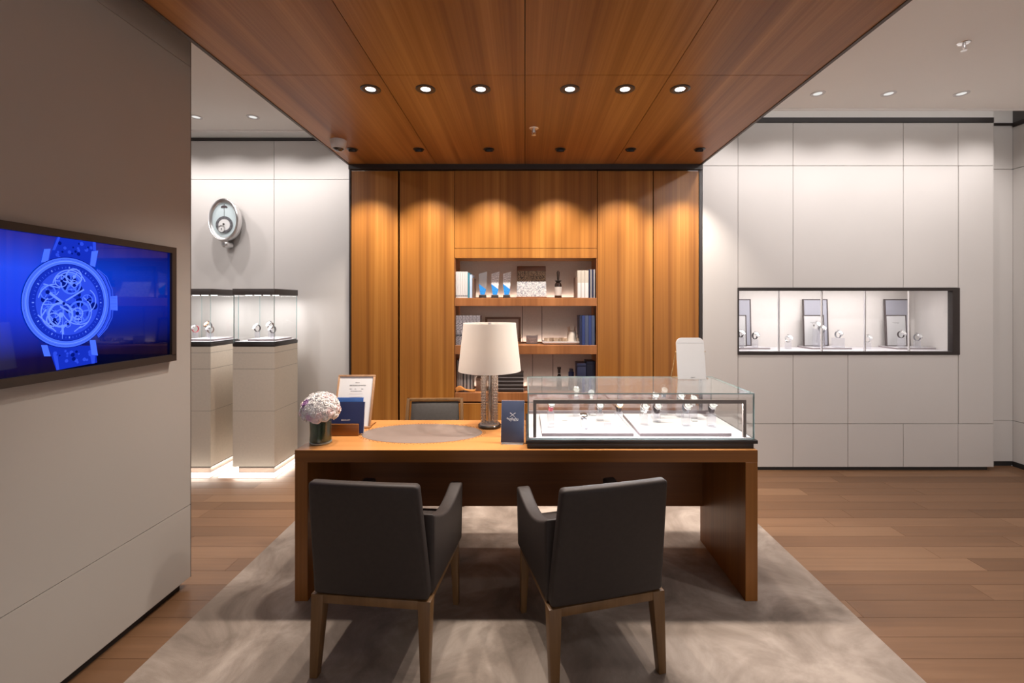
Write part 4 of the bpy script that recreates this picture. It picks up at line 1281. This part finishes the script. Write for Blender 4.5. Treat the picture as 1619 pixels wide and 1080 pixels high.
UA = .000428
for k, (cpx, m_up, lb) in enumerate(((763, 'crystal', 'plain clear award with a blue foot, leftmost of three'), (782.5, 'frost', 'patterned crystal award in the middle of the three'),
                                      (801, 'frost', 'patterned crystal award, rightmost of the three'))):
    if 'frost' not in M: M['frost'] = mat('etched_crystal', (.78, .76, .82), .25, var=.45, vs=110); M['blue_crystal'] = mat('blue_crystal', (.01, .24, .72), .15, var=.25, vs=80, coat=.5)
    x = X(cpx, 4.13)
    t = thing('crystal_award', lb, 'award', (x, 4.13, S1), group='crystal awards on the top shelf')
    MB().taper((-.034, .034, -.022, .022), (-.030, .030, -.020, .020), 0, .028).build('base', 'black_matte', t, bevel=.001)
    s_ = UA * 1.02
    MB().prism([(-25 * s_, 66 * s_), (50 * s_, 68 * s_), (75 * s_, 240 * s_), (95 * s_, 548 * s_), (-75 * s_, 500 * s_), (-72 * s_, 292 * s_)] if k else
               [(-35 * s_, 66 * s_), (30 * s_, 68 * s_), (80 * s_, 200 * s_), (95 * s_, 548 * s_), (-75 * s_, 500 * s_), (-72 * s_, 292 * s_)], -.009, .009).build('upper_crystal', m_up, t)
    MB().prism([(-46 * s_, 66 * s_), (46 * s_, 66 * s_), (76 * s_, 180 * s_), (-76 * s_, 292 * s_)], -.0125, -.0095).build('blue_panel', 'blue_crystal', t)

# box lid picture
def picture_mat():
    m, nt, p = new_mat('marbled_picture_lit_half'); N = nt.nodes; L = nt.links
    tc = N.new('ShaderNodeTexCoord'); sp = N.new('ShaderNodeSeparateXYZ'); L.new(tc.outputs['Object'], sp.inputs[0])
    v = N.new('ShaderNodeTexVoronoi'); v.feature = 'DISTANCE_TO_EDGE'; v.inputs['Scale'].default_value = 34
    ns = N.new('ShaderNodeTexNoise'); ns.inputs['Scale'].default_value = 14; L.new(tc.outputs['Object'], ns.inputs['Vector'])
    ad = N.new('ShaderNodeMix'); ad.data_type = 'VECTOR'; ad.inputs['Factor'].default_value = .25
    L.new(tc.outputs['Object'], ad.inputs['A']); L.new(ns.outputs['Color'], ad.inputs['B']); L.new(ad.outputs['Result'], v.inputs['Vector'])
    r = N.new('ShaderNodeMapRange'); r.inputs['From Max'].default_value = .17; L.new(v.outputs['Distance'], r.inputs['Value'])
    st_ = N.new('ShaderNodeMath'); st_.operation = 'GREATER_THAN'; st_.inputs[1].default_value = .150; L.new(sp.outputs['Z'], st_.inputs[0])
    base = N.new('ShaderNodeMix'); base.data_type = 'RGBA'; base.inputs['A'].default_value = (.50, .485, .47, 1); base.inputs['B'].default_value = (.40, .29, .19, 1)  # white lower half paints in the light falling on the leaning face
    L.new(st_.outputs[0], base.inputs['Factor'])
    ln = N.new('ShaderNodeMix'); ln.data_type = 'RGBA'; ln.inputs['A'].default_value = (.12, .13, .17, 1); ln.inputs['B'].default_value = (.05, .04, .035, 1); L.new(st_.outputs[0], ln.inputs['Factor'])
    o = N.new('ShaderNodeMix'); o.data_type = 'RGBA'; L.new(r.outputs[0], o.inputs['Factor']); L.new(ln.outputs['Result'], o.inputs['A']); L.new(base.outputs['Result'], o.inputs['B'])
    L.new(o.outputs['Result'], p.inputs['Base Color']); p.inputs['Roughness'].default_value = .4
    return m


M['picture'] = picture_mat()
t = thing('picture_box', 'framed brown patterned picture box, light painted on its lower half, top shelf', 'picture box', (X(840.5, 4.10), 4.12, S1))
w = .136; b = MB(); b.box(-w, w, -.045, .05, 0, .010); b.box(-w + .004, -w + .010, .030, .050, .010, .285); b.box(w - .013, w - .007, .030, .05, .01, .285); b.box(-w + .004, w - .007, .03, .05, .248, .290)
b.build('tray', 'desk_dark', t, bevel=.001)
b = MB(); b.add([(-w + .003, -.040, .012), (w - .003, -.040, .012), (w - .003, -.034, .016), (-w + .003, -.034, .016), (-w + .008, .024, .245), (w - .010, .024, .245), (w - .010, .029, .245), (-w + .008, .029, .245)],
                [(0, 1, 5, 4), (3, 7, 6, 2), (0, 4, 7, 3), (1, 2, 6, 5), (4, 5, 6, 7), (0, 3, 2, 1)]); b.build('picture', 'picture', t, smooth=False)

t = thing('reed_diffuser', 'dark glass reed diffuser with a beige label on the top shelf', 'diffuser', (X(882.5, 4.12), 4.12, S1))
MB().lathe([(.0, 0), (.030, 0), (.032, .004), (.032, .118), (.026, .134), (.014, .142), (.013, .150), (.0, .150)], 28, cap=False).build('bottle', 'bottle', t)
MB().lathe([(.0324, .022), (.0324, .100)], 28, cap=False).build('label_band', 'label', t)
MB().lathe([(.015, .142), (.030, .158), (.032, .156), (.017, .140)], 20, cap=False).build('collar', 'black_matte', t)
b = MB()
for k in range(6): a = 1.05 * k; b.tube([(.004 * math.cos(a), .004 * math.sin(a), .12), (.012 * math.cos(a), .012 * math.sin(a), .235 + .006 * (k % 3))], .0022, 6)
b.build('reed', 'black_matte', t)

x = X(909.8, YS)
bk('book', 'brown low book leaning at the left end of the right row, top shelf', 'book', x + .003, x + .017, S1, .185, 'brownbox', .18)
x += .0175
for i in range(3):
    bk('book', ('cream book in the right row on the top shelf, %s of three' % ('left', 'middle', 'right')[i]), 'book', x, x + .0325, S1, .243, 'cream', .18,
       group='cream books on the top shelf', pages='cream', deco=band(.01, .55, 'offwhite')); x += .033
for i in range(4):
    bk('book', 'slim %s book at the right end of the top shelf, %s from the wall' % (('navy', 'pale') * 2)[i:i + 1][0:1] if False else 'slim %s book at the right end of the top shelf, %s from the side panel' % (('navy', 'pale', 'navy', 'pale')[i], ('fourth', 'third', 'second', 'first')[i]),
       'book', x, x + .014, S1, .252, ('darknavy', 'greymag')[i % 2], .18, group='slim books at the right end, top shelf'); x += .0145

# middle shelf
x = X(720.5, YS)
M['patt'] = mat('mottled_spine', (.26, .24, .26), .5, var=.85, vs=90)
for i in range(7):
    bk('book', 'mottled grey volume on the middle shelf, %s from the left' % ordi(i), 'book', x, x + .0305, S2, .262, 'patt', .18, group='mottled grey volumes on the middle shelf', deco=band(.30, .36, 'ink_dark')); x += .0308
t = thing('framed_picture', 'brown framed picture on a gold easel behind the lamp shade, middle shelf', 'frame', (X(795, 4.20), 4.20, S2))
A = R(-8); b = MB(); b.xf = Matrix.Translation((0, 0, .012)) @ Matrix.Rotation(A, 4, 'X'); w, h, q = .165, .232, .02
b.box(-w, w, -.006, .006, 0, q); b.box(-w, w, -.006, .006, h - q, h); b.box(-w, -w + q, -.006, .006, q, h - q); b.box(w - q, w, -.006, .006, q, h - q); b.build('frame', 'brownbox', t, bevel=.001)
b = MB(); b.xf = Matrix.Translation((0, 0, .012)) @ Matrix.Rotation(A, 4, 'X'); b.box(-w + q, w - q, 0, .004, q, h - q); b.build('picture', 'fabric', t)
b = MB(); b.tube([(.150, -.012, .004), (.150, -.03, .006), (.150, -.03, .02)], .003); b.tube([(.172, -.02, .055), (.150, -.012, .055)], .002); b.tube([(.166, -.016, .0), (.166, -.016, .085)], .0022)
b.tube([(-.150, -.012, .004), (-.150, -.03, .006), (-.150, -.03, .02)], .003); b.tube([(.12, .03, .002), (.12, .06, .1)], .002); b.box(-.15, .15, -.02, .06, 0, .003)
b.build('easel', 'brass', t)
t = thing('name_card', 'small grey card with white print on the middle shelf', 'card', (X(841, 4.14), 4.14, S2))
MB().box(-.052, .052, 0, .006, 0, .076).build('card_face', mat('pale_grey_card', (.42, .42, .45), .6), t, bevel=.0008)
text('lettering', 'Timepiece', .017, t, (0, -.0004, .052), (PI / 2, 0, 0), 'white_ink'); text('lettering', 'Service\ncare', .018, t, (0, -.0004, .030), (PI / 2, 0, 0), 'white_ink')
t = thing('serving_tray', 'white serving tray under the glass tea set, middle shelf', 'tray', (X(888, 4.13), 4.13, S2))
MB().taper((-.160, .160, -.06, .07), (-.172, .172, -.075, .085), 0, .020).build('tray_body', 'offwhite', t, bevel=.002)
b = MB(); b.box(-.175, .175, -.078, -.072, .018, .030); b.box(-.175, .175, .082, .088, .018, .030); b.box(-.175, -.169, -.072, .082, .018, .030); b.box(.169, .175, -.072, .082, .018, .030); b.build('rim', 'offwhite', t)
ST = S2 + .0205
cup0 = None
M['teaglass'] = glass('tea_glass', (.80, .72, .62), haze=.38, hz=(.85, .70, .55), boost=.06)
for k, (px_, yy) in enumerate(((864, 4.10), (872, 4.15), (879, 4.10), (887, 4.14), (893, 4.09), (914, 4.12))):
    lb = 'small glass tea cup on the white tray, %s from the left' % ordi(k) if k < 5 else 'small glass tea cup right of the jug on the white tray'
    if cup0 is None:
        t = thing('tea_cup', lb, 'cup', (X(px_, yy), yy, ST), 0, 'glass tea cups on the tray')
        MB().lathe([(.0, 0), (.014, 0), (.021, .012), (.022, .036), (.0205, .036), (.0195, .014), (.012, .003), (.0, .003)], 20, cap=False).build('bowl', 'teaglass', t)
        MB().torus(.010, .0022, 14, 6).build('handle', 'teaglass', t, loc=(.026, 0, .020), rot=(PI / 2, 0, 0)); cup0 = t
    else:
        t = copy_tree(cup0); t.location = (X(px_, yy), yy, ST); t.rotation_euler = (0, 0, rn.uniform(-1, 1)); t['label'] = lb
t = thing('glass_jug', 'frosted glass jug holding wooden stirrers on the white tray', 'jug', (X(904, 4.13), 4.13, ST))
MB().lathe([(.0, 0), (.044, 0), (.046, .006), (.040, .07), (.037, .095), (.035, .095), (.036, .07), (.040, .006), (.0, .006)], 28, cap=False).build('body', 'hazy', t)
MB().torus(.018, .004, 16, 6, a0=-PI / 2, a1=PI / 2).build('handle', 'hazy', t, loc=(.040, 0, .05), rot=(PI / 2, 0, 0))
b = MB()
for a, l_ in ((-.25, .135), (-.15, .14), (.22, .135), (.0, .10)): b.tube([(a * .05, 0, .02), (a * .14, .004, l_)], .003, 6)
b.build('stirrer', 'frame_wood', t)
x = X(916.5, YS); 
for i, (w_, m_) in enumerate(((.020, 'darknavy'), (.027, 'navy'), (.030, 'slate'), (.027, 'navy'), (.028, 'slate'))):
    bk('book', 'dark blue boxed volume on the middle shelf, %s from the right' % ordi(4 - i), 'book', x, x + w_, S2, .262, m_, .19, group='dark blue boxed volumes on the middle shelf', pages='navy'); x += w_ + .0004
# lowest shelf
x = X(720.5, YS)
for i, (w_, m_, h_) in enumerate(((.006, 'brownbox', .272), (.008, 'greymag', .280), (.018, 'greymag', .268), (.022, 'greymag', .262), (.008, 'ink_dark', .25), (.020, 'greymag', .255), (.007, 'ink_dark', .25), (.022, 'greymag', .248), (.010, 'ink_dark', .238), (.014, 'greymag', .235))):
    bk('magazine', '%s magazine in the lowest shelf row, %s from the left' % ({'greymag': 'grey', 'ink_dark': 'black', 'brownbox': 'brown'}[m_], ordi(i)), 'magazine', x, x + w_, S3, h_, m_, .15, .06, 'upright magazines on the lowest shelf'); x += w_ + .001
t = thing('wooden_rest', 'curved orange wood rest lying before the magazines, lowest shelf', 'wooden rest', (X(736, YB + .03), YB + .03, S3))
n = 16; top = [(-.088 + .176 * i / n, .016 + .034 * math.exp(-((i / n - .2) / .22) ** 2) * (1) + .004) for i in range(n + 1)]
bot = [(-.080 + .160 * i / n, .0 + .018 * math.sin(PI * min(1, i / n * 1.25)) * (1 if i / n < .8 else .3)) for i in range(n, -1, -1)]
MB().prism(top + bot, -.022, .022).build('rest_body', 'orange', t, bevel=.003)
t = thing('gift_box', 'small brown box right of the magazines on the lowest shelf', 'box', (X(761.5, 4.12), 4.12, S3))
MB().box(-.044, .044, -.05, .05, 0, .100).build('box_body', 'brownbox', t, bevel=.001); MB().box(-.0455, .0455, -.0515, .0515, .1002, .120).build('lid', 'brownbox', t, bevel=.001)
ords = ('lowest', 'second from the bottom', 'middle one', 'second from the top', 'topmost')
for i in range(5):
    hb = .033
    t = thing('watch_case_box', 'flat black box stacked behind the lamp, %s' % ords[i], 'box', (X(808, 4.10), 4.10, S3 + i * (hb + .0006)), group='flat black boxes on the lowest shelf')
    w = .112
    MB().box(-w, w, -.07, .09, 0, hb - .006).build('box_body', 'black', t, bevel=.001); MB().box(-w, w, -.0705, .0905, hb - .0058, hb).build('rim', 'greymag' if i < 4 else 'black', t, bevel=.0008)
t = thing('small_bottle', 'small dark bottle behind the showcase on the lowest shelf', 'bottle', (X(884, 4.16), 4.16, S3))
MB().lathe([(.0, 0), (.022, 0), (.024, .004), (.024, .11), (.013, .135), (.011, .150), (.0, .150)], 20, cap=False).build('bottle_body', 'bottle', t)
MB().lathe([(.0, .150), (.0135, .150), (.014, .185), (.018, .190), (.018, .205), (.0, .208)], 16, cap=False).build('cap', 'black', t)
MB().lathe([(.0115, .138), (.0115, .150)], 16, cap=False).build('neck_ring', 'steel', t)
t = thing('small_bottle', 'blue cylindrical container behind the showcase on the lowest shelf', 'container', (X(903, 4.15), 4.15, S3))
MB().lathe([(.0, 0), (.026, 0), (.026, .16), (.022, .165), (.0, .165)], 24, cap=False).build('container_body', 'navy', t); MB().lathe([(.0, .165), (.018, .165), (.018, .190), (.0, .192)], 20, cap=False).build('cap', 'slate', t)
for i, (a, b2, h_, yy) in enumerate(((911, 925, .255, 4.10), (925.3, 939.0, .268, 4.13))):
    t = thing('gift_box', ('dark navy box on the lowest shelf, left of the pair', 'taller dark navy box on the lowest shelf beside the side panel')[i], 'box', ((X(a, yy) + X(b2, yy)) / 2, yy, S3), group='dark navy boxes on the lowest shelf')
    w = (X(b2, yy) - X(a, yy)) / 2 - .001
    MB().box(-w, w, -.07, .09, 0, h_ - .03).build('box_body', 'darknavy', t, bevel=.001); MB().box(-w - .0006, w + .0006, -.0708, .0908, h_ - .0298, h_).build('lid', 'darknavy', t, bevel=.001)

# ------------------------------------------------------------------ wall showcase on the right
ws = thing('wall_showcase', 'long wall showcase with black frame and glass doors on the right', 'display case', (2.85, YB, 1.0189))
def Wb(x0, x1, y0, y1, z0, z1): return (x0 - 2.85, x1 - 2.85, y0 - YB, y1 - YB, z0 - 1.0189, z1 - 1.0189)
IZ0, IZ1, IX1, IY1 = 1.047, 1.582, 3.800, 4.44
b = MB(); b.box(*Wb(NX0, NX1, YB - .006, YB + .045, IZ1, NZ1)); b.box(*Wb(NX0, NX1, YB - .006, YB + .045, NZ0, IZ0)); b.box(*Wb(NX0, NX0 + .012, YB - .006, YB + .045, IZ0, IZ1)); b.box(*Wb(3.762, NX1, YB - .006, YB + .045, IZ0, IZ1))
b.build('frame', 'black', ws, bevel=.001, segs=1)
b = MB(); b.box(*Wb(NX0 + .005, IX1 + .02, YB + .0455, IY1 + .03, IZ0 - .02, IZ0 - .0005)); fl = b.build('display_floor', 'tray', ws, smooth=False)
b = MB(); b.box(*Wb(NX0 + .005, IX1 + .02, IY1, IY1 + .03, IZ0, IZ1 + .04)); b.box(*Wb(IX1, IX1 + .02, YB + .0455, IY1, IZ0, IZ1 + .04)); b.box(*Wb(NX0 - .015, NX0 + .004, YB + .0455, IY1, IZ0, IZ1 + .04)); b.box(*Wb(NX0 + .005, IX1, YB + .0455, IY1, IZ1 + .04, IZ1 + .06))
b.build('lining', mat('silk_lining', (.70, .66, .63), .7, var=.02, vs=60), ws, smooth=False)
dv = [X(q, YB + .01) for q in (1168, 1232, 1300, 1368.5, 1438, 1504.5)]
for i in range(5):
    b = MB(); b.box(*Wb(dv[i] + .001, dv[i + 1] - .001, YB + .012 + .008 * (i % 2), YB + .017 + .008 * (i % 2), IZ0, IZ1)); b.m = [0 if k in (2, 4) else 1 for k in range(6)]
    b.build('glass_door', ['glass', 'glass_edge'], ws, smooth=False)
b = MB()
for i in range(4): b.box(*Wb(dv[i + 1] - .0035, dv[i + 1] + .0035, YB + .010, YB + .027, IZ0, IZ1))
b.build('door_edge', 'steel', ws, smooth=False)
MB().box(*Wb(NX0 + .03, IX1 - .03, YB + .06, YB + .075, IZ1 + .034, IZ1 + .039)).build('led_strip', 'led_cool', ws)
area((2.72, YB + .10, IZ1 + .030), (R(12), 0, 0), 1.6, .05, 6.5, NEUT, ws)
NG, NSG = 'watches in the wall showcase', 'acrylic stands in the wall showcase'
TT = IZ0 + .0140
for k, (x0, x1) in enumerate(((1.905, 2.262), (2.65, 3.016), (3.44, 3.790))):
    nm = ('left', 'middle', 'right')[k]
    t = thing('display_tray', 'thin white tray at the %s of the wall showcase' % nm, 'display tray', ((x0 + x1) / 2, 4.31, IZ0), group='trays in the wall showcase')
    w = (x1 - x0) / 2
    MB().box(-w, w, -.11, .12, 0, .012).build('edge', 'lilac', t); MB().box(-w + .001, w - .001, -.109, .119, .0122, .0138).build('surface', 'tray', t)
    for nmf, xa_, xb_, hh, yb_, lean in (('large', x0 + .045, x0 + .283, .452, 4.400, 2.5), ('small', x0 + .020, x0 + .219, .300, 4.362, 2.5)):
        fr_ = thing('framed_board', '%s dark framed board at the %s of the wall showcase' % (nmf, nm), 'frame', ((xa_ + xb_) / 2, yb_, TT), group='%s framed boards in the wall showcase' % nmf)
        ww = (xb_ - xa_) / 2; q = .009 if nmf == 'large' else .008
        b = MB(); b.xf = Matrix.Rotation(R(-lean), 4, 'X'); b.box(-ww, ww, -.006, .008, 0, q); b.box(-ww, ww, -.006, .008, hh - q, hh); b.box(-ww, -ww + q, -.006, .008, q, hh - q); b.box(ww - q, ww, -.006, .008, q, hh - q)
        b.build('frame', mat('frame_dark_mauve', (.09, .07, .07), .5) if 'fdm' not in M else M['fdm'], fr_)
        b = MB(); b.xf = Matrix.Rotation(R(-lean), 4, 'X'); b.box(-ww + q, ww - q, -.002, .004, q, hh - q)
        pic = b.build('board', mat('board_' + nmf, (.40, .40, .46) if nmf == 'large' else (.56, .55, .55), .5, var=.04, vs=4), fr_)
        if nmf == 'small':
            b = MB(); Mx = Matrix.Rotation(R(-lean), 4, 'X')
            b.tube([tuple(Mx @ Vector((-.030 + .060 * i / 26, -.0026, .225 + .004 * math.sin(i * 1.1) + .003 * math.sin(i * .5)))) for i in range(27)], .0009, 4); b.build('script_logo', 'ink_dark', pic)
NW = [(1171, 525, 4.22, TT, 'darkstrap', 'chrome', 'silver watch at the left edge of the wall showcase', 15), (1193.5, 528, 4.24, TT, 'darkstrap', 'chrome', 'dark strapped watch on the left tray of the wall showcase', 20),
      (1246, 533, 4.25, IZ0, 'steel', 'chrome', 'silver watch between the left and middle trays, wall showcase', 20), (1290.5, 512, 4.30, TT, 'steel', 'chrome', 'high standing silver watch on the middle tray, wall showcase', 20),
      (1299, 518, 4.25, TT, 'greystrap', 'chrome', 'grey strapped watch on the middle tray, wall showcase', 20), (1325, 526, 4.24, TT, 'greystrap', 'chrome', 'silver watch on the wide block, wall showcase', 20),
      (1371.5, 533, 4.25, IZ0, 'steel', 'chrome', 'silver watch between the middle and right trays, wall showcase', 20), (1424.5, 526, 4.24, TT, 'darkstrap', 'chrome', 'dark strapped watch before the right frames, wall showcase', 20),
      (1450, 530.5, 4.26, TT, 'greystrap', 'chrome', 'silver watch at the right end of the right tray, wall showcase', 20)]
for px, py, Y, base, sm, cm, lb, rz in NW:
    show(px, py, Y, base, sm, cm, lb, NG, NSG, R(rz), .024, 1.12, .075 if px == 1325 else .042)

# ------------------------------------------------------------------ pedestal showcases
def pedestal(x0, x1, label, lab2, specs, side):
    y0, y1 = 3.934, 4.334
    xc, yc = (x0 + x1) / 2, (y0 + y1) / 2; w, d = (x1 - x0) / 2, (y1 - y0) / 2
    t = thing('display_pedestal', label, 'display case', (xc, yc, 0), group='pedestal showcases by the pale wall')
    MB().box(-w - .060, w + .055, -d - .10, d + .0, .0005, .008).build('light_plinth', 'plinth_light', t, smooth=False)
    MB().box(-w + .05, w - .004, -d + .004, d - .01, .008, .060).build('plinth', 'dark_trim', t, smooth=False)
    b = MB(); zz = [.060, .541, .905, 1.044, 1.098]
    for i in range(4): b.box(-w, w, -d, d, zz[i] + .0012, zz[i + 1] - .0012)
    b.box(-w + .002, w - .002, -d + .002, d - .002, .061, 1.097, 1)
    b.build('body', ['plinth', 'gap'], t, smooth=False)
    b = MB(); b.box(-w - .001, w + .001, -d - .001, d + .001, 1.099, 1.128); b.box(-w + .006, w - .006, -d + .006, d - .006, 1.128, 1.136)
    b.build('case_base', 'black', t, bevel=.001)
    MB().box(-w + .012, w - .012, -d + .012, d - .012, 1.1362, 1.140).build('display_floor', 'tray', t)
    b = MB(); b.box(-w - .002, w + .002, -d - .002, d + .002, 1.545, 1.598); b.build('lid', mat('lid_bronze', (.07, .055, .05), .5) if 'lid' not in M else M['lid'], t, bevel=.001)
    lens = MB()
    for k in range(4): lens.lathe([(1e-6, 1.5432), (.026, 1.5432), (.027, 1.5448)], 24, (-w + .06 + k * (2 * w - .12) / 3, -d + .13, 0), cap=False)
    lens.build('spotlight_lens', emis('case_lens', (1, .97, .95), 6.0) if 'cl' not in M else M['cl'], t)
    area((xc, yc, 1.540), (0, 0, 0), 2 * w - .08, 2 * d - .08, 3.2, NEUT, t)
    for x_0, x_1, y_0, y_1, fm in ((-w + .004, w - .004, -d + .004, -d + .009, (2, 4)), (-w + .004, w - .004, d - .009, d - .004, (2, 4)), (-w + .004, -w + .009, -d + .0092, d - .0092, (3, 5)), (w - .009, w - .004, -d + .0092, d - .0092, (3, 5))):
        b = MB(); b.box(x_0, x_1, y_0, y_1, 1.136, 1.545); b.m = [0 if k in fm else 1 for k in range(6)]; b.build('glass_pane', ['glass', 'glass_edge'], t, smooth=False)
    tr = thing('display_tray', 'small white tray in the %s pedestal showcase' % side, 'display tray', (xc + .02, yc + .02, 1.1402), group='trays in the pedestal showcases')
    MB().box(-.125, .125, -.13, .14, 0, .014).build('edge', 'lilac', tr); MB().box(-.124, .124, -.129, .139, .0142, .0158).build('surface', 'tray', tr)
    for px, py, Y, sm, cm, lb in specs:
        show(px, py, Y, 1.1562, sm, cm, lb, 'watches in the pedestal showcases', 'acrylic stands in the pedestal showcases', R(-28), .024, 1.1, .030)
    area((xc + .02, y0 - .03, .052), (0, 0, 0), 2 * w - .02, .03, 1.3, WARM, t)
    area((x1 + .012, yc, .052), (0, 0, 0), .03, 2 * d - .02, 1.6, WARM, t)


pedestal(-2.524, -2.164, 'beige pedestal with a glass watch case, right of the pair', '', [(407, 516, 4.10, 'darkstrap', 'chrome', 'single watch on the left in the right pedestal case'),
         (428, 512, 4.18, 'brownbox', 'chrome', 'rear watch of the close pair in the right pedestal case'), (431.5, 518, 4.09, 'darkstrap', 'chrome', 'front watch of the close pair in the right pedestal case')], 'right')
pedestal(-3.076, -2.716, 'beige pedestal with a glass watch case, half hidden by the partition', '', [(309, 517, 4.10, 'red', 'chrome', 'red strapped watch in the left pedestal case'),
         (330, 512, 4.18, 'darkstrap', 'gold', 'rear gold watch in the left pedestal case'), (333, 518, 4.09, 'brownbox', 'chrome', 'front silver watch in the left pedestal case')], 'left')
